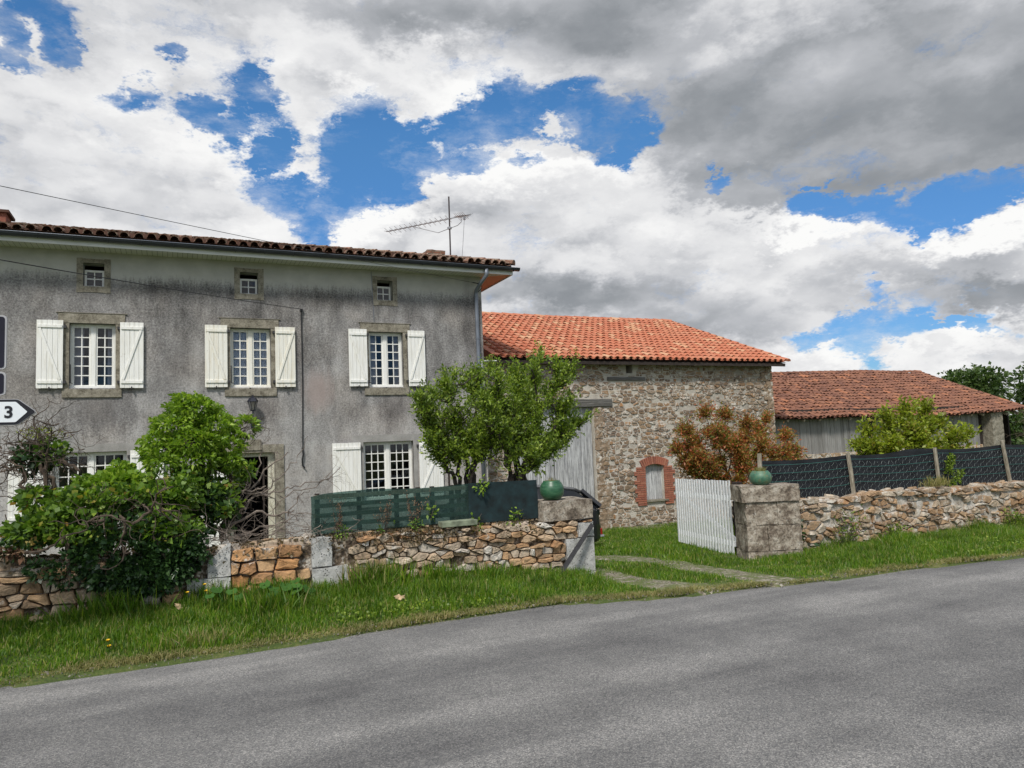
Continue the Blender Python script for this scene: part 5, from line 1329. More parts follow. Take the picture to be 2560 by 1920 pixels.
for sg_ in (-1, 1):
    s = MB(); y = CY+sg_*.735
    s.bar((CR-.42, CY+sg_*.67, CG+1.24), (CR-.06, CY+sg_*.79, CG+.90), .07, .10, up=(0, sg_, .3)); s.bar((CR-1.45, CY+sg_*.645, CG+1.36), (CR-1.4, CY+sg_*.79, CG+.92), .05, .08, up=(0, sg_, .2)); s.bar((CR-2.3, CY+sg_*.65, CG+1.30), (CR-3.0, CY+sg_*.74, CG+.92), .05, .07, up=(0, sg_, .2)); s.each('window_pillar', MATS['car_paint'], car)
    s = MB(); s.obox((CR-.15, CY+sg_*.68, CG+.79), (1, sg_*-.45, 0), (.45, sg_*1, 0), (0, 0, 1), .05, .11, .06); s.build('tail_light', MATS['car_glass'], car, bevel=.015)
    s = MB(); s.obox((CR-.06, CY+sg_*.69, CG+.40), (1, sg_*-.4, 0), (.4, sg_*1, 0), (0, 0, 1), .028, .07, .065); s.build('reflector', MATS['red_lens'], car, bevel=.01)
    s = MB(); s.obox((CFt+.10, CY+sg_*.58, CG+.60), (1, 0, 0), (0, 1, 0), (0, 0, 1), .08, .14, .05); s.build('headlight', MATS['clear_lens'], car, bevel=.02)
    s = MB(); s.obox((CR-2.75, CY+sg_*.90, CG+.98), (1, 0, 0), (0, 1, 0), (0, 0, 1), .05, .08, .05); s.build('mirror', MATS['car_paint'], car, bevel=.02)
    for xx in (CR-.68, CR-3.35):
        s = MB(); R_ = .315; c_ = (xx, CY+sg_*.78, CG+R_)
        ax = [(R_*.6, -.09), (R_*.96, -.10), (R_, -.07), (R_, .07), (R_*.96, .10), (R_*.6, .09)]; n_ = 24; V = []
        for (rr, o) in ax:
            for k in range(n_): a = 2*math.pi*k/n_; V.append((c_[0]+rr*math.cos(a), c_[1]+o, c_[2]+rr*math.sin(a)))
        s.add(V, [(i*n_+k, i*n_+(k+1) % n_, (i+1)*n_+(k+1) % n_, (i+1)*n_+k) for i in range(5) for k in range(n_)])
        wh = s.build('wheel', MATS['rubber'], car, smooth=True)
        s = MB()
        s.add([(c_[0]+R_*.62*math.cos(2*math.pi*k/20), c_[1]+sg_*.06, c_[2]+R_*.62*math.sin(2*math.pi*k/20)) for k in range(20)], [tuple(range(20))])
        for k in range(5):
            a = 2*math.pi*k/5; s.bar((c_[0], c_[1]+sg_*.075, c_[2]), (c_[0]+R_*.6*math.cos(a), c_[1]+sg_*.085, c_[2]+R_*.6*math.sin(a)), .05, .02, up=(0, 1, 0))
        s.build('rim', MATS['rim_metal'], wh)
s = MB(); s.box(CR-.10, CR+.012, CY-.78, CY+.78, CG+.30, CG+.335); s.box(CR-.2, CR-.1, CY-.70, CY+.70, CG+.89, CG+.91); s.each('trim_strip', MATS['car_trim'], car)
s = MB(); s.obox((CR-.02, CY, CG+.62), (1, 0, 0), (0, 1, 0), (0, 0, 1), .006, .26, .055); s.build('number_plate', MATS['sign_white'], car)

# ================================================================== vegetation helpers
def unit(a): return a/(np.linalg.norm(a, axis=-1, keepdims=True)+1e-9)
def leaf_arrays(P, D, size, width=.45, rng=NR, fold=.25, droop=.0, jit=.35):
    """P positions (N,3), D growth directions (N,3), size (N,) -> verts (4N,3) quads"""
    N = len(P); D = unit(D+rng.normal(0, jit, (N, 3)))
    ref = rng.normal(0, 1, (N, 3)); W = unit(np.cross(D, ref)); Nn = np.cross(D, W)
    s = size[:, None]; D2 = D.copy(); D2[:, 2] -= droop
    a = P; b = P+D*s*.45+W*s*width*.5+Nn*s*fold*.3; c_ = P+D*s*.55+D2*s*.45; d = P+D*s*.45-W*s*width*.5+Nn*s*fold*.3
    return np.stack([a, b, c_, d], 1).reshape(-1, 3)
def quads(n_): return np.arange(4*n_).reshape(-1, 4)
class Plant:
    def __init__(s, seed): s.rng = np.random.default_rng(seed); s.r = random.Random(seed); s.wood = MB(); s.leaf = {}; s.tips = []
    def limb(s, pts, r0, r1, n=6, wob=.03, sub=3):
        pts = [np.array(p, float) for p in pts]; out = []
        for a, b in zip(pts[:-1], pts[1:]):
            L = np.linalg.norm(b-a)
            for k in range(sub): out.append(a+(b-a)*k/sub+(s.rng.normal(0, wob*L, 3) if k or out else 0))
        out.append(pts[-1]); rr = np.linspace(r0, r1, len(out)); s.wood.tube(out, list(rr), n); return out
    def shoots(s, starts, n_, L, up, out_from=None, r=.004, spread=.6, bend=.15):
        """thin shoots from random points of starts; returns leaf positions and directions"""
        P, D = [], []; starts = np.array(starts)
        for _ in range(n_):
            a = starts[s.r.randrange(len(starts))]; d = np.array(up, float)+s.rng.normal(0, spread, 3)
            if out_from is not None: o = a-np.array(out_from); d += .8*o/(np.linalg.norm(o)+1e-6)
            d /= np.linalg.norm(d); l = L*s.r.uniform(.45, 1.2); pts = [a]
            for k in range(4):
                d = unit(d+s.rng.normal(0, bend, 3)); pts.append(pts[-1]+d*l/4)
            s.wood.tube(pts, [r, r*.9, r*.7, r*.5, r*.3], 3, cap=False)
            P.append(np.array(pts)); D.append(np.diff(np.array(pts), axis=0, append=[pts[-1]+d*.05]))
        return P, D
    def leaves_on(s, key, PD, per, size, width=.45, jit=.7, droop=0, spread=.02, t0=0):
        P, D = [], []
        for pts, ds in zip(*PD):
            t = t0+(1-t0)*s.rng.random(per); f = t*(len(pts)-1); i = np.minimum(f.astype(int), len(pts)-2); q = pts[i]+(pts[i+1]-pts[i])*(f-i)[:, None]
            P.append(q+s.rng.normal(0, spread, q.shape)); D.append(unit(ds[i]))
        P = np.concatenate(P); D = np.concatenate(D); sz = size*s.rng.uniform(.6, 1.25, len(P))
        s.leaf.setdefault(key, []).append(leaf_arrays(P, D, sz, width, s.rng, .25, droop, jit))
    def cloud(s, key, c_, rad, n_, size, width=.5, shell=.55, droop=.3, seedf=3.0, cut=.0, jit=.8, out=.9, zmin=None, keep=None):
        """leaves filling an uneven ellipsoid shell, with gaps where a lumpy noise is low"""
        c_ = np.array(c_); rad = np.array(rad); d = unit(s.rng.normal(0, 1, (n_*2, 3))); t = shell+(1-shell)*s.rng.random(n_*2)**.6
        ph = s.rng.uniform(0, 6.28, 6)
        lump = 1+.16*np.sin(d[:, 0]*5+ph[0])*np.sin(d[:, 1]*4+ph[1])+.13*np.sin(d[:, 2]*7+d[:, 0]*4+ph[2])+.08*np.sin(d[:, 0]*13+ph[3])*np.sin(d[:, 2]*11+ph[4])
        P = c_+d*rad*(t*lump)[:, None]
        g = np.sin(P[:, 0]*seedf*3+ph[0])+np.sin(P[:, 1]*seedf*3.3+ph[1])+np.sin(P[:, 2]*seedf*3.7+ph[2])+np.sin((P[:, 0]+P[:, 2])*seedf*6+ph[3])*.7
        k = g > cut-1.2
        if zmin is not None: k &= P[:, 2] > zmin
        if keep is not None: k &= keep(P)
        P = P[k][:n_]; D = unit(d[k][:n_]*out+np.array([0, 0, .3])); sz = size*s.rng.uniform(.55, 1.3, len(P))
        s.leaf.setdefault(key, []).append(leaf_arrays(P, D, sz, width, s.rng, .3, droop, jit)); return P
    def twig(s, a, d, L, r, n=6, kink=.35, depth=2, mb=None, grav=0, br=(.35, .75)):
        mb = mb or s.wood; pts = [np.array(a, float)]; d = unit(np.array(d, float))
        for k in range(n):
            d = unit(d+s.rng.normal(0, kink, 3)+np.array([0, 0, grav])); pts.append(pts[-1]+d*L/n)
        mb.tube(pts, list(np.linspace(r, r*.4, n+1)), 5 if r > .006 else 3, cap=False)
        if depth > 0:
            for _ in range(s.r.randint(2, 4)):
                i = s.r.randint(1, n-1); dd = unit(pts[i+1]-pts[i]+s.rng.normal(0, .75, 3)); s.twig(pts[i], dd, L*s.r.uniform(*br), r*.55, n, kink, depth-1, mb, grav, br)
        return pts
    def finish(s, t, wood, woodname='trunk', leafname='foliage'):
        if s.wood.v: s.wood.build(woodname, MATS[wood], t)
        for key, L in s.leaf.items():
            V = np.concatenate(L); mk(leafname, V, quads(len(V)//4), MATS[key], t)

# ------------------------------------------------------------------ central flowering shrub behind the panel
t = thing('garden_shrub', 'tall green multi-stemmed shrub behind the dark panel screen', 'shrub', (4.1, 9.6, -.2))
p = Plant(4); Q = lambda x, y, Y=9.6: onY(x, y, Y)
b1, b2 = np.array([3.62, 9.6, -.2]), np.array([4.42, 9.65, -.2])
LIMBS = [(b1, [(1150,1200,9.6),(1120,1120,9.5),(1075,1050,9.4),(1046,1008,9.35)]), (b1, [(1165,1190,9.6),(1160,1080,9.5),(1130,990,9.4),(1120,935,9.4)]), (b1, [(1175,1190,9.7),(1190,1080,9.7),(1180,960,9.8),(1175,905,9.8)]),
 (b1, [(1180,1180,9.55),(1225,1080,9.4),(1240,980,9.3),(1245,910,9.3)]), (b2, [(1290,1190,9.65),(1290,1080,9.7),(1290,980,9.8),(1285,905,9.8)]), (b2, [(1300,1180,9.6),(1330,1080,9.5),(1345,980,9.5),(1330,885,9.5)]),
 (b2, [(1310,1180,9.65),(1370,1090,9.6),(1395,1010,9.5),(1408,960,9.5),(1398,905,9.45)]), (b2, [(1312,1170,9.7),(1380,1120,9.8),(1430,1080,9.8),(1468,1052,9.8)]), (b2, [(1275,1190,9.55),(1255,1110,9.3),(1235,1040,9.15),(1215,975,9.1)]),
 (b2, [(1280,1190,9.5),(1262,1110,9.6),(1268,1050,9.6),(1262,990,9.6)]), (b1, [(1175,1195,9.5),(1205,1130,9.4),(1215,1070,9.3)]), (b2, [(1300,1190,9.4),(1340,1165,9.3),(1360,1130,9.3)]), (b1, [(1140,1190,9.55),(1100,1150,9.4),(1078,1115,9.3),(1060,1090,9.25)]), (b2, [(1310,1185,9.6),(1345,1150,9.5),(1385,1130,9.4)]), (b1, [(1185,1190,9.8),(1210,1080,10.1),(1225,1000,10.2)]), (b2, [(1290,1190,9.8),(1310,1080,10.1),(1315,980,10.3),(1310,930,10.3)])]
nodes = []
for b, pts in LIMBS:
    pts = [(x-(38 if x > 1400 else 0)+(12 if x < 1090 else 0), y+(42 if y < 1000 else (22 if y < 1100 else 0)), Y) for x, y, Y in pts]
    o = p.limb([b]+[Q(*q) for q in pts], .036, .010, 7, .05, 4); nodes += o[6:]
sub = []
for _ in range(170):
    a = nodes[p.r.randrange(len(nodes))]; d = np.array([p.r.gauss(0, .5), p.r.gauss(0, .45), .55]); sub += p.limb([a, a+d*p.r.uniform(.2, .42)], .013, .006, 5, .08, 4)
allp = np.array(nodes+sub); low = allp[(allp[:, 2] > .95) & (allp[:, 2] < 1.7)]; allp = allp[allp[:, 2] > 1.25]
PD = p.shoots(allp, 2900, .25, (0, 0, .75), (4.05, 9.6, 1.0), .0036, .5)
p.leaves_on('leaf_shrub', PD, 18, .055, .45, .75, .1, .02)
for (x, y, Y, rx, rz, n_) in ((1130,1120,9.4,.30,.28,480), (1225,1110,9.4,.30,.36,560), (1330,1110,9.4,.32,.30,520), (1400,1080,9.6,.25,.22,300), (1200,1010,9.6,.38,.32,650), (1290,1000,9.7,.38,.32,650), (1090,1040,9.4,.25,.25,350), (1235,965,9.5,.32,.24,520), (1180,975,9.5,.3,.26,420), (1290,960,9.6,.28,.22,380), (1125,1000,9.4,.26,.24,340), (1065,1020,9.4,.14,.12,120), (1330,965,9.5,.26,.22,300), (1410,1070,9.7,.18,.13,160), (1150,1170,9.4,.24,.16,260), (1280,1170,9.4,.22,.16,240), (1360,1000,9.5,.3,.3,450)): p.cloud('leaf_shrub', onY(x, y, Y), (rx, .3, rz), int(n_*.45), .055, .45, .25, .1, 4, -.1)
PD = p.shoots(low, 420, .2, (0, 0, .5), (4.05, 9.6, .9), .0036, .8); p.leaves_on('leaf_shrub', PD, 15, .05, .45, .75, .1, .02)
p.finish(t, 'bark')

# ------------------------------------------------------------------ climbing plants on the left part of the wall
t = thing('climbing_shrub', 'bright green round headed climber beside the front door', 'shrub', (.3, 9.3, -.2), 'climbers smothering the front wall')
p = Plant(9)
trunk = p.limb([(.15, 9.2, -.25), (.12, 9.15, .6), (.2, 9.2, 1.2), (.28, 9.25, 1.8)], .07, .04, 8, .04, 5); p.limb([(.45, 9.25, -.2), (.5, 9.2, .7), (.55, 9.2, 1.4), (.45, 9.2, 1.9)], .05, .025, 7, .05, 5)
C9 = lambda x, y, Y=9.3: onY(x, y, Y)
for (x, y, Y, rx, rz, n_) in ((485,1025,9.3,.30,.17,1500), (440,1065,9.2,.30,.15,1200), (530,1065,9.3,.28,.17,1200), (395,1128,9.15,.22,.10,620), (490,1105,9.1,.36,.16,1500), (560,1115,9.3,.24,.17,800), (470,1003,9.4,.18,.10,500), (617,1066,9.3,.13,.13,300), (490,1150,9.1,.30,.13,900), (405,1155,9.0,.20,.09,450), (575,1150,9.2,.14,.12,260), (380,1105,9.2,.13,.07,200)):
    c_ = C9(x, y, Y); P_ = p.cloud('leaf_lime', c_, (rx*.86, .34, rz*.92), int(n_*1.2), .068, .42, .7, .55, 2.6, -.4, .55)
    p.limb([trunk[-1], (trunk[-1]+c_)/2+(0, 0, .05), c_], .025, .006, 5, .08)
for (x, y, Y, rx, rz, n_) in ((470,1230,9.0,.32,.26,700), (545,1245,9.05,.22,.22,380), (420,1260,8.95,.3,.22,600), (560,1190,9.2,.25,.16,400)): p.cloud('leaf_ivy', C9(x, y, Y), (rx, .3, rz), n_, .085, .6, .5, .4, 3, .2)
for _ in range(26): p.twig(C9(p.r.uniform(570, 640), p.r.uniform(1060, 1120)), (.6, -.1, .5), .3, .004, 5, .3, 1)
p.finish(t, 'vine_bark')

t = thing('ivy_hedge', 'dense ivy mound spilling over the wall below the ground floor window', 'ivy', (-.6, 8.6, 0), 'climbers smothering the front wall')
p = Plant(12)
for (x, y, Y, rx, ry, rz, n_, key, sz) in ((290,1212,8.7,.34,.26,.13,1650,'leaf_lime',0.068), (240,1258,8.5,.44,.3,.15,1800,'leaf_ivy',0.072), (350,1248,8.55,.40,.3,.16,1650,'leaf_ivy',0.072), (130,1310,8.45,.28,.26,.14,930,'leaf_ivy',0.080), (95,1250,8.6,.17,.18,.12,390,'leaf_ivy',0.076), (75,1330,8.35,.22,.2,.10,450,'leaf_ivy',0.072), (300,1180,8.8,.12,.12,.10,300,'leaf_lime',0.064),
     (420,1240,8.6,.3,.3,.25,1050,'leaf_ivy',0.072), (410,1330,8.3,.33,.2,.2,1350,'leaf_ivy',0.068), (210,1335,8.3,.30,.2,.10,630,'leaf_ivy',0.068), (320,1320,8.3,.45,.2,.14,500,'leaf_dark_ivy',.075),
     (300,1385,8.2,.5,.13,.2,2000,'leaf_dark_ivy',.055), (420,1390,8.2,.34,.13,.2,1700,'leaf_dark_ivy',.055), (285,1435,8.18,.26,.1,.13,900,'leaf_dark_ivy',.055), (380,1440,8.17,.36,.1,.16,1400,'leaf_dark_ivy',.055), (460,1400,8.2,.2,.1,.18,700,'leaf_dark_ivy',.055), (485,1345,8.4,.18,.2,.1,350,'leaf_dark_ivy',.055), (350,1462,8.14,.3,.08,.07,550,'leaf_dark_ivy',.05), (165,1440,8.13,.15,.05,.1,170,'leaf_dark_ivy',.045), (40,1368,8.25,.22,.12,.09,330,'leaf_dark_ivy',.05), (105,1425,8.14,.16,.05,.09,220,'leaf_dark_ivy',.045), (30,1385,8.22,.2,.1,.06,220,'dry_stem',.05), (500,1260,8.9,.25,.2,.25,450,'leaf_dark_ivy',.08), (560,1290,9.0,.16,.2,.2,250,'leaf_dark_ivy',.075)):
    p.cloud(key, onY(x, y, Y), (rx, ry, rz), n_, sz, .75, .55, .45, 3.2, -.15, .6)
for _ in range(15):
    a = onY(p.r.uniform(170, 450), p.r.uniform(1260, 1330), 8.3); p.twig(a, (p.r.gauss(0, 1), -.5, p.r.gauss(0, .4)), p.r.uniform(.3, .7), p.r.uniform(.005, .010), 8, .5, 1)
for (x, y, dx) in ((300,1290,1), (260,1300,-1), (330,1310,1), (380,1340,.4), (60,1380,.8)): p.twig(onY(x, y, 8.12), (dx, -.3, -.1), .7, .014, 10, .45, 1)
p.limb([onY(170, 1340, 8.2), onY(168, 1400, 8.15), onY(175, 1465, 8.15)], .022, .018, 7, .03)
p.finish(t, 'vine_bark', 'stem')

t = thing('dry_vine', 'tangled dry vine heap with bare stems left of the ground floor window', 'vine', (-1.5, 8.8, 0), 'climbers smothering the front wall')
p = Plant(15); cc = onY(85, 1140, 8.8)
for _ in range(85):
    a = cc+p.rng.normal(0, 1, 3)*(.17, .13, .15); p.twig(a, p.rng.normal(0, 1, 3)*(1, .5, .8), p.r.uniform(.2, .55), p.r.uniform(.003, .009), 7, .42, 1)
for _ in range(30): p.twig(onY(p.r.uniform(-40, 60), p.r.uniform(1100, 1300), 8.75), (-1, -.2, p.r.gauss(.2, .5)), .5, .006, 8, .35, 1)
for (x0, y0, x1, y1) in ((120,1140,80,1300), (100,1160,140,1270), (60,1180,50,1330), (150,1150,200,1180), (130,1200,160,1330)): p.limb([onY(x0, y0, 8.7), onY((x0+x1)/2+12, (y0+y1)/2, 8.6), onY(x1, y1, 8.6)], .022, .012, 6, .08, 4)
for _ in range(60): p.twig(onY(p.r.uniform(60, 135), p.r.uniform(1075, 1110), 8.8), (p.r.gauss(.2, .6), -.1, .8), .22, .0025, 5, .3, 0)
p.cloud('leaf_ivy', onY(130, 1130, 8.75), (.16, .15, .15), 160, .075, .6, .5, .4); p.cloud('leaf_yellow', onY(110, 1085, 8.8), (.2, .12, .07), 200, .05, .2, .3, .1); p.cloud('leaf_dark_ivy', cc, (.2, .18, .16), 420, .07, .6, .2, .3)
p.finish(t, 'vine_bark', 'stem')

t = thing('bare_shrub', 'leafless shrub with crooked pale branches in front of the doorway', 'shrub', (.75, 9.1, -.1), 'climbers smothering the front wall')
p = Plant(22); wood2 = MB()
for (pts, r) in (([(560,1330,9.1),(590,1290,9.1),(640,1240,9.1),(690,1230,9.05)], .022), ([(565,1330,9.1),(600,1260,9.15),(660,1180,9.1),(720,1130,9.1)], .016), ([(570,1320,9.0),(640,1280,8.95),(700,1285,8.9),(735,1275,8.9)], .018), ([(560,1310,9.1),(585,1230,9.1),(640,1225,9.05),(665,1215,9)], .016), ([(590,1340,8.95),(680,1310,8.9),(720,1300,8.9)], .014), ([(545,1300,9.1),(580,1200,9.2),(600,1160,9.2)], .012), ([(640,1240,9.1),(700,1190,9.1),(740,1150,9.1),(770,1090,9.1)], .010), ([(690,1230,9.05),(740,1215,9),(790,1210,9),(830,1190,9)], .009), ([(640,1190,9.1),(655,1130,9.15),(650,1100,9.15)], .009), ([(700,1240,9.0),(770,1220,9),(840,1180,9),(850,1170,9)], .007), ([(720,1290,8.9),(745,1240,8.9),(775,1225,8.9)], .009)):
    o = p.limb([onY(*q) for q in pts], r, r*.45, 6, .06, 4)
    for _ in range(3):
        i = p.r.randint(2, len(o)-1); p.twig(o[i], unit(o[i]-o[i-1])+p.rng.normal(0, .5, 3)+np.array([.25, 0, .15]), p.r.uniform(.18, .42), r*.38, 6, .28, 2)
for _ in range(5): p.twig(onY(p.r.uniform(500, 560), p.r.uniform(1180, 1320), 9), (.6, 0, .1), .5, .006, 7, .4, 1)
p.cloud('leaf_ivy', onY(615, 1170, 9.1), (.14, .12, .12), 120, .07, .5, .3); p.cloud('leaf_ivy', onY(535, 1280, 8.8), (.12, .1, .1), 40, .11, .5, .3)
p.finish(t, 'pale_twig', 'branch')
t = thing('brushwood', 'heap of cut dry twigs lying on the wall below the doorway', 'brushwood', (.9, 8.5, .7))
p = Plant(23)
for _ in range(80): p.twig((p.r.uniform(.35, 1.75), p.r.uniform(8.26, 8.75), .72+p.r.random()*.09), (p.r.gauss(0, 1), p.r.gauss(0, .35), p.r.gauss(.02, .1)), p.r.uniform(.15, .5), p.r.uniform(.002, .006), 6, .2, 1)
p.finish(t, 'pale_twig', 'twig')
for (x, h_, lab) in ((1.62, .42, 'reddish dry weed growing on the wall at the left end of the netting'), (2.15, .40, 'reddish dry weed on the wall before the middle of the netting'), (2.5, .46, 'tall thin dry weed on the wall before the netting')):
    t = thing('dry_weed', lab, 'weed', (x, FY-.02, .68), 'dry weeds on the wall top'); p = Plant(int(x*100))
    PD = p.shoots(np.array([[x+p.r.gauss(0, .03), FY-.03, .69] for _ in range(8)]), 9, h_, (0, -.05, 1), None, .0035, .16, .08); p.leaves_on('dry_stem', PD, 26, .022, .4, .8, .1, .012, .35)
    p.cloud('leaf_ivy', (x+.04, FY-.05, .76), (.10, .05, .08), 70, .04, .5, .3); p.finish(t, 'dark_wood', 'stem')
for (px, py, lab, k) in ((1205,1212,'small ivy sprig hanging over the top left corner of the dark panel', 46), (1290,1290,'small ivy sprig at the foot of the dark panel', 36), (1075,1280,'ivy sprig climbing the green netting near its right end', 26), (1190,1308,'ivy tuft on the wall by the timber plank', 40)):
    c_ = onY(px, py, FY+.02); t = thing('ivy_sprig', lab, 'ivy', c_, 'ivy sprigs on the screens'); p = Plant(px); p.twig(c_-(0, 0, .1), (.1, -.05, 1), .25, .004, 5, .3, 1); p.cloud('leaf_lime', c_, (.10, .04, .10), k, .05, .6, .2); p.finish(t, 'vine_bark', 'stem')

# ------------------------------------------------------------------ garden shrubs right of the gate
t = thing('red_shrub', 'shrub with copper red young leaves behind the open gate', 'shrub', (11.4, 13, -.5))
p = Plant(33); R13 = lambda x, y, Y=13.0: onY(x, y, Y); base = np.array([11.75, 13, -.55]); nodes = []
for (x, y, Y) in ((1700,1130,12.9),(1720,1085,12.8),(1765,1040,13),(1815,1045,13.1),(1870,1065,13),(1915,1055,13.2),(1960,1095,13),(1985,1130,13.1),(1750,1150,12.6),(1840,1120,12.5),(1900,1120,12.6),(1800,1090,12.6),(1850,1150,12.5),(1930,1140,12.8),(1720,1160,13.1),(1780,1170,12.8),(1860,1090,13.5),(1740,1100,13.5)):
    c_ = R13(x, y, Y); o = p.limb([base+p.rng.normal(0, .06, 3), (base+c_)/2+(0, 0, -.1)+p.rng.normal(0, .08, 3), c_], .035, .008, 5, .05, 4); nodes += o[6:]
PD = p.shoots(np.array(nodes), 2200, .28, (0, 0, .45), (11.75, 13, .4), .004, .7); p.leaves_on('leaf_red', PD, 16, .085, .34, .6, .25, .04)
p.finish(t, 'bark')
t = thing('yellow_shrub', 'yellow-green leafy shrub behind the chain link fence', 'shrub', (15, 11, -.4))
p = Plant(35); base = np.array([15.1, 11.05, -.4]); nodes = []
for (x, y, Y) in ((2150,1090,11),(2175,1060,11),(2220,1030,11.1),(2265,1005,11),(2310,1005,11),(2345,1040,11.1),(2380,1070,11),(2410,1065,10.9),(2240,1090,10.6),(2300,1080,10.6),(2340,1100,10.7),(2190,1110,10.9),(2280,1050,10.7),(2370,1110,11),(2230,1060,11.4),(2310,1040,11.4)):
    c_ = onY(x, y+28, Y); o = p.limb([base+p.rng.normal(0, .05, 3), (base+c_)/2+(0, 0, -.08)+p.rng.normal(0, .08, 3), c_], .03, .006, 5, .06, 4); nodes += o[6:]
PD = p.shoots(np.array(nodes), 1300, .36, (0, 0, .55), (15.1, 11, .3), .0045, .7); p.leaves_on('leaf_yellow', PD, 13, .10, .5, .75, .15, .04)
p.finish(t, 'vine_bark')
# plants along the right wall
t = thing('climbing_plant', 'green creeper climbing the chain link fence by its third post', 'creeper', (12.05, 8.1, .6)); p = Plant(41)
for k in range(9): p.cloud('leaf_shrub', (12.05+p.r.gauss(.02, .09), 8.13, .68+.055*k), (.12-.006*k, .04, .07), 75, .045, .6, .2)
p.twig((12.05, 8.14, .6), (0, 0, 1), .6, .005, 8, .1, 1); p.finish(t, 'vine_bark', 'stem')
t = thing('leafy_weed', 'dark leafy weed at the foot of the right gate pillar', 'weed', (8.05, 7.92, -.15)); p = Plant(42)
PD = p.shoots(np.array([[8.02+p.r.gauss(0, .05), 7.93, -.12] for _ in range(10)]), 26, .5, (.08, -.1, 1), None, .004, .22); p.leaves_on('leaf_dark_ivy', PD, 9, .085, .45, .7, .3, .02); p.finish(t, 'bark', 'stem')
for (x, lab, hh_) in ((9.05, 'tall grass stems against the right stone wall', .62), (10.15, 'bushy weed at the foot of the right stone wall', .3), (13.1, 'clump of weeds by the far end of the right stone wall', .3)):
    t = thing('weed_clump', lab, 'weed', (x, 7.85, -.15)); p = Plant(int(x*10)); PD = p.shoots(np.array([[x+p.r.gauss(0, .10), 7.84+p.r.gauss(0, .03), -.13] for _ in range(20)]), 44, hh_, (0, -.1, 1), None, .003, .2); p.leaves_on('leaf_shrub', PD, 8, .055, .35, .6, .2, .01); p.finish(t, 'bark', 'stem')
t = thing('grass_tuft', 'pale grass tuft on the wall top by the third fence post', 'grass tuft', (11.45, 8.05, .66)); p = Plant(46)
PD = p.shoots(np.array([[11.45+p.r.gauss(0, .12), 8.04, .66] for _ in range(12)]), 10, .2, (0, 0, 1), None, .002, .3); P_ = np.array([[11.45+p.r.gauss(0, .14), 8.04+p.r.gauss(0, .03), .655] for _ in range(260)]); p.leaf['dry_grass'] = [leaf_arrays(P_, np.tile([0, -.1, 1.], (260, 1)), p.rng.uniform(.08, .26, 260), .06, p.rng, .1, .3, .28)]; p.finish(t, 'post_wood', 'stem')

# ------------------------------------------------------------------ distant trees on the right
def tree(label, base, H_, rad, n_, seed, key='leaf_far', sz=.34, cloudsn=16, low=.25, sparse=-.2):
    t = thing('tree', label, 'tree', base, 'trees beyond the shed'); p = Plant(seed); b = np.array(base, float); top = b+(0, 0, H_*.55)
    p.limb([b, b+(p.r.gauss(0, .15), 0, H_*.3), top], H_*.035, H_*.018, 8, .03, 4)
    for k in range(cloudsn):
        a = p.r.uniform(0, 6.28); f = p.r.random()**.5; z = p.r.uniform(low, .95); rr = rad*math.sqrt(max(.08, 1-((z-.55)/.55)**2))
        c_ = b+np.array([math.cos(a)*rr*f*.8, math.sin(a)*rr*f*.8, H_*z]); p.limb([b+(0, 0, H_*min(.5, z*.6)), c_], H_*.012, H_*.003, 5, .06, 4)
        q = rad*p.r.uniform(.28, .5); p.cloud(key, c_, (q, q, q*.75), n_//cloudsn, sz, .55, .45, .3, .9, sparse, .9)
    p.finish(t, 'bark', 'trunk', 'crown')
tree('dark green tree rising right behind the shed roof slope', (50.5, 33, -1.2), 6.3, 3.2, 6500, 51)
tree('tall loose tree at the right edge of the picture', (57.5, 31, -1.2), 7.6, 3.6, 7000, 52, sparse=.35)
tree('rounded tree low behind the end of the shed', (46.5, 36, -1.2), 5.2, 2.6, 4500, 53)
tree('broad dark tree beyond the shed at the frame edge', (53.5, 27.5, -1.2), 4.6, 3.0, 6000, 54)
tree('dense tree in the gap right of the stone pier', (45.5, 25.5, -1.2), 3.6, 2.4, 4500, 55)
t = thing('dead_branches', 'bare arching branches right of the shed eave', 'branches', (36.5, 19.6, -1)); p = Plant(57)
for _ in range(26): p.twig((p.r.uniform(34.6, 38), p.r.uniform(19, 20.5), p.r.uniform(1.0, 2.4)), (p.r.gauss(.3, .8), p.r.gauss(-.2, .4), p.r.gauss(-.1, .3)), 1.6, .014, 8, .2, 2)
p.limb([(36.5, 19.6, -1), (36.4, 19.7, .6), (35.8, 19.6, 2.0)], .06, .02, 6); p.cloud('leaf_far', (36.8, 20, 1.0), (1.5, .6, 1.4), 1400, .14); p.finish(t, 'vine_bark', 'branch')

# ================================================================== grass
def blades(n_, sampler, hfun, key, name, wid=(.006, .011), lean=.45, seed=1):
    r = np.random.default_rng(seed); X, Y = sampler(r, n_); Z = zg(X, Y); h = hfun(X, Y, r); k = h > .004; X, Y, Z, h = X[k], Y[k], Z[k], h[k]; m = len(X)
    P = np.stack([X, Y, Z-.01], 1); a = r.uniform(0, 2*np.pi, m); ln = np.abs(r.normal(0, lean, m)); dx = np.stack([np.cos(a)*ln, np.sin(a)*ln, np.zeros(m)], 1)
    b = a+np.pi/2+r.normal(0, .6, m); W = np.stack([np.cos(b), np.sin(b), np.zeros(m)], 1)*(r.uniform(*wid, m)/2)[:, None]
    up = np.zeros((m, 3)); up[:, 2] = h
    m1 = P+up*.55+dx*h[:, None]*.28; tp = P+up*(1-.25*np.minimum(ln, 1))[:, None]+dx*h[:, None]
    V = np.stack([P-W, P+W, m1+W*.85, m1-W*.85, tp+W*.12, tp-W*.12], 1).reshape(-1, 3); i = np.arange(m)[:, None]*6
    Fq = np.concatenate([i+np.array([[0, 1, 2, 3]]), i+np.array([[3, 2, 4, 5]])])
    o = mk(name, V, Fq, MATS[key], loc=(0, 0, 0)); return o
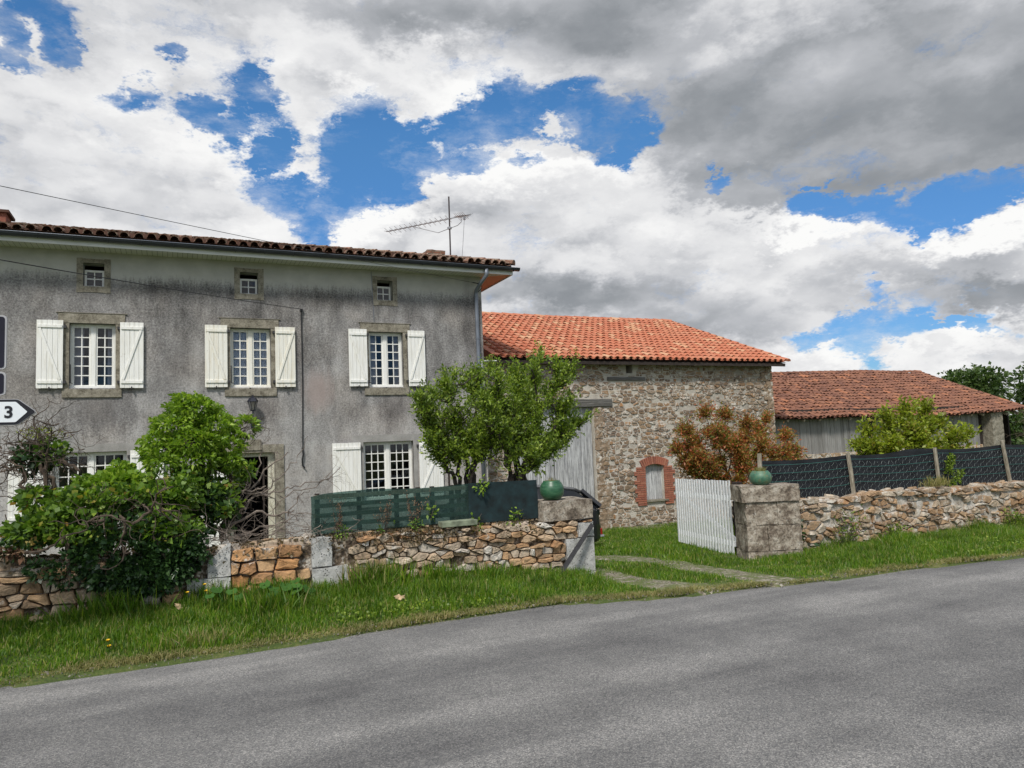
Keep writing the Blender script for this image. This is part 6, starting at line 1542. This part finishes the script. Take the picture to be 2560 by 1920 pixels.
def fbm2(X, Y, s, ph=0):
    return (np.sin(X*s+ph+1.3*np.sin(Y*s*.7+ph))*np.sin(Y*s*1.1+ph*2+np.sin(X*s*.8))+.5*np.sin(X*s*2.3+Y*s*1.9+ph*3)*np.sin(Y*s*2.7-X*s+ph))/1.5
def trackd(X, Y):
    d = np.full(X.shape, 9.0)
    for q in TRK[::2]: d = np.minimum(d, np.hypot(X-q[0], Y-q[1]))
    return d
def samp_verge(r, n_):
    X = r.uniform(-3.2, 17, n_); t = r.random(n_)**.9; e = edge(X); top = np.where(X < 4.95, 8.27, np.where(X < 7.25, 8.6, 7.97)); return X, e-.03+(top-e+.03)*t
def h_verge(X, Y, r):
    e = edge(X); top = np.where(X < 4.95, 8.27, np.where(X < 7.25, 8.6, 7.97)); t = (Y-e)/(top-e)
    base = .05+.05*np.clip(t*1.6, 0, 1)+.06*np.clip((t-.62)/.38, 0, 1)**1.3*((X < 4.6)|(X > 8.2))
    h = base*np.where(X < .0, .8, 1)*(1+.55*fbm2(X, Y, 2.2)+.35*fbm2(X, Y, 5.5, 2))*r.uniform(.5, 1.35, len(X))
    h *= np.clip((Y-e+.03)/.22, .25, 1)
    h = np.where((X > 4.7) & (X < 7.3), h*.62, h)
    d = trackd(X, Y); h = np.where(d < .27, np.where(r.random(len(X)) > .6, 0, h*.5), h); h = np.where((d < .42) & (r.random(len(X)) > .6), h*.5, h)
    edge_bare = (Y-e < .16+.10*fbm2(X, Y, 3)) & (r.random(len(X)) > .42); return np.where(edge_bare, 0, h)
tag(blades(170000, samp_verge, h_verge, 'grass_blade', 'verge_grass', seed=3), 'lush green grass verge between the road and the stone walls', 'grass', kind='stuff')
def samp_yard(r, n_): X = r.uniform(4.6, 15.5, n_); t = r.random(n_)**1.25; return X, 8.3+t*(9.75)
def h_yard(X, Y, r):
    h = (.07+.05*fbm2(X, Y, 1.6)+.03*fbm2(X, Y, 4))*r.uniform(.5, 1.35, len(X)); d = trackd(X, Y); h = np.where(d < .33, np.where(r.random(len(X)) > .6, 0, h*.5), h); h = np.where((X < 4.95) & (Y < 8.85), 0, h); return np.where((X > 7.2) & (Y < 8.55), 0, h)
tag(blades(110000, samp_yard, h_yard, 'grass_blade', 'yard_grass', wid=(.009, .016), seed=4), 'short green grass covering the farmyard behind the gate', 'grass', kind='stuff')
def samp_edge(r, n_): X = r.uniform(-3.2, 17, n_); return X, edge(X)+r.normal(.10, .09, n_)
tag(blades(42000, samp_edge, lambda X, Y, r: (.034+.03*np.clip(fbm2(X, Y, 2.6, 1), -1, 1))*r.uniform(.4, 1.3, len(X))*(Y > edge(X)-.03), 'dry_grass', 'dry_edge_grass', lean=.9, seed=5), 'dry straw coloured grass along the road edge', 'grass', kind='stuff')
# taller tufts
rt_ = random.Random(8)
for (x, y, hh_, key, lab, n_) in ((1.93, 8.12, .40, 'dry_grass', 'tall dry grass tuft by the second granite block', 150), (2.05, 8.05, .40, 'grass_blade', 'tall green grass tuft against the wall right of the granite block', 420), (2.75, 8.1, .34, 'grass_blade', 'tall green grass clump below the timber plank', 380), (.78, 7.62, .30, 'grass_blade', 'dark tall grass clump before the old gateway stones', 480), (3.35, 8.1, .3, 'grass_blade', 'tall grass clump against the wall left of the pillar', 300), (-.6, 8.05, .34, 'grass_blade', 'tall grass under the dark ivy', 420), (.15, 7.0, .2, 'dry_grass', 'pale flattened grass tuft near the road edge', 160), (9.9, 7.6, .26, 'grass_blade', 'lush grass clump before the right stone wall', 420), (4.62, 8.1, .2, 'grass_blade', 'grass clump at the foot of the left gate pillar', 300)):
    r = np.random.default_rng(int(x*100)+500); m = n_
    P_ = np.stack([x+r.normal(0, .15, m), np.minimum(y+r.normal(0, .07, m), 8.26 if x < 5 else 7.9), np.zeros(m)], 1); P_[:, 2] = ground(P_[:, 0], P_[:, 1])-.01
    V = leaf_arrays(P_, np.tile([0, 0, 1.], (m, 1)), hh_*r.uniform(.5, 1.2, m), .035, r, .05, .35, .26); tag(mk('grass_tuft', V, quads(m), MATS[key], loc=(x, y, float(ground(x, y)))), lab, 'grass tuft', 'taller grass tufts on the verge')
# broad-leaved plants
for (cx, cy, n_, lab) in ((700, 1490, 8, 'broad round leaved plant under the second granite block'), (575, 1478, 5, 'broad round leaved plant at the foot of the white granite blocks'), (750, 1480, 5, 'broad round leaved plant at the left of the tall grass')):
    g_ = onY(cx, cy, 7.95); t = thing('broadleaf_plant', lab, 'plant', (g_[0], 7.95, float(ground(g_[0], 7.95))), 'broad leaved plants on the verge'); r = random.Random(cx); s = MB(); s2 = MB()
    for _ in range(n_):
        c_ = np.array([g_[0]+r.gauss(0, .16), 7.92+r.gauss(0, .06), float(ground(g_[0], 7.95))+r.uniform(.10, .22)]); nn_ = unit(np.array([r.gauss(0, .35), r.gauss(-.55, .2), 1.])); a = unit(np.cross(nn_, [0, 1, .2])); b = np.cross(nn_, a); R_ = r.uniform(.04, .07)
        vs = [c_-nn_*.012]+[c_+(a*math.cos(q)*R_*1.1+b*math.sin(q)*R_)*(1 if abs(q-4.71) > .3 else .55)+nn_*.006*math.sin(q*5) for q in np.linspace(0, 6.28, 15)[:-1]]
        s.add(vs, [(0, 1+k, 1+(k+1) % 14) for k in range(14)]); s2.tube([c_, (c_[0]*.6+g_[0]*.4, 7.97, c_[2]-.1), (g_[0], 8.0, float(ground(g_[0], 8)))], .004, 4)
    s.build('leaves', MATS['leaf_broad'], t, smooth=True); s2.build('stem', MATS['leaf_broad'], t)
for (px, py, Y, lab) in ((512, 1463, 7.98, 'upper yellow dandelion before the low granite block'), (515, 1479, 7.98, 'lower yellow dandelion before the low granite block'), (469, 1483, 7.98, 'yellow dandelion left of the low granite block'), (270, 1603, 7.12, 'tiny yellow dandelion further back near the road'), (273, 1617, 7.12, 'tiny yellow dandelion nearest the road')):
    c_ = onY(px, py, Y); gz = float(ground(c_[0], Y)); t = thing('dandelion', lab, 'flower', (c_[0], Y, gz), 'dandelions in the verge'); r = random.Random(px); s = MB()
    for k in range(26):
        a = k*2.4; q = .004+.016*(k/26); d = np.array([math.cos(a), math.sin(a)*.8-.3, .5+.6*(1-k/26)]); d /= np.linalg.norm(d); w_ = np.array([-math.sin(a), math.cos(a), 0])*.004
        s.add([c_-w_, c_+w_, c_+d*.02+w_*.8, c_+d*.02-w_*.8], [(0, 1, 2, 3)])
    s.build('petals', MATS['petal_yellow'], t); s = MB(); s.tube([(c_[0], Y, gz), (c_[0]+.005, Y, (gz+c_[2])/2), tuple(c_)], .0025, 5); s.build('stem', MATS['leaf_broad'], t)
for (px, py, lab) in ((450, 1537, 'large pale fallen leaf on the verge below the ivy'), (90, 1566, 'fallen leaf near the left edge of the verge'), (217, 1544, 'small fallen leaf below the left end of the wall'), (1000, 1511, 'brown fallen leaf on the clover before the wall')):
    c_ = onG(px, py)+(0, 0, .075); r = random.Random(px); nn_ = unit(np.array([r.gauss(0, .3), -.6, .8])); a = unit(np.cross(nn_, [0, 1, .1])); b = np.cross(nn_, a); s = MB(); vs = [c_+nn_*.006]
    for k in range(12):
        q = 2*math.pi*k/12; R_ = .055*(1 if k % 2 else .62); vs.append(c_+a*math.cos(q)*R_*1.3+b*math.sin(q)*R_*.8+nn_*.01*math.sin(k*2.1))
    s.add(vs, [(0, 1+k, 1+(k+1) % 12) for k in range(12)]); tag(s.build('fallen_leaf', MATS['fallen_leaf_brown'], loc=c_), lab, 'leaf', 'fallen leaves on the verge')
# clover patch and low herbs in the verge
r = np.random.default_rng(90); m = 26000; X, Y = samp_verge(r, m); f = fbm2(X, Y, 1.4, 4)+.8*np.exp(-((X-2.0)/.9)**2-((Y-7.15)/.28)**2)*2; k = (f > .42) & (Y > edge(X)+.15) & ((X < 4.6) | (X > 7.6)); X, Y = X[k], Y[k]; P_ = np.stack([X, Y, zg(X, Y)+r.uniform(.015, .075, len(X))], 1)
V = leaf_arrays(P_, np.stack([r.normal(0, 1, len(X)), r.normal(-.3, 1, len(X)), np.full(len(X), .25)], 1), r.uniform(.018, .036, len(X)), .9, r, .1, .1, .2); tag(mk('ground_cover', V, quads(len(X)), MATS['leaf_shrub'], loc=(0, 0, 0)), 'clover and low herbs spread through the grass verge', 'clover', kind='stuff')

# loose grit crumbling off the road edge
r = np.random.default_rng(17); s = MB()
for _ in range(1800):
    x = r.uniform(-3, 16); y = float(edge(x))+r.normal(.0, .10); q = np.array([x, y, .018 if y < edge(x) else float(zg(np.array(x), np.array(y)))+.006]); a = r.uniform(.003, .009)
    d = r.normal(0, 1, (4, 3))*a; s.add([q+d[0], q+d[1], q+d[2], q+d[3]*.6+(0, 0, a*.6)], [(0, 1, 2), (0, 1, 3), (1, 2, 3), (2, 0, 3)])
tag(s.build('grit', MATS['grit'], loc=(0, 0, 0)), 'loose grit scattered along the crumbling road edge', 'grit', kind='stuff')

S.cycles.use_denoising = True
S.cycles.max_bounces = 8; S.cycles.transparent_max_bounces = 16
S.cycles.sample_clamp_indirect = 6
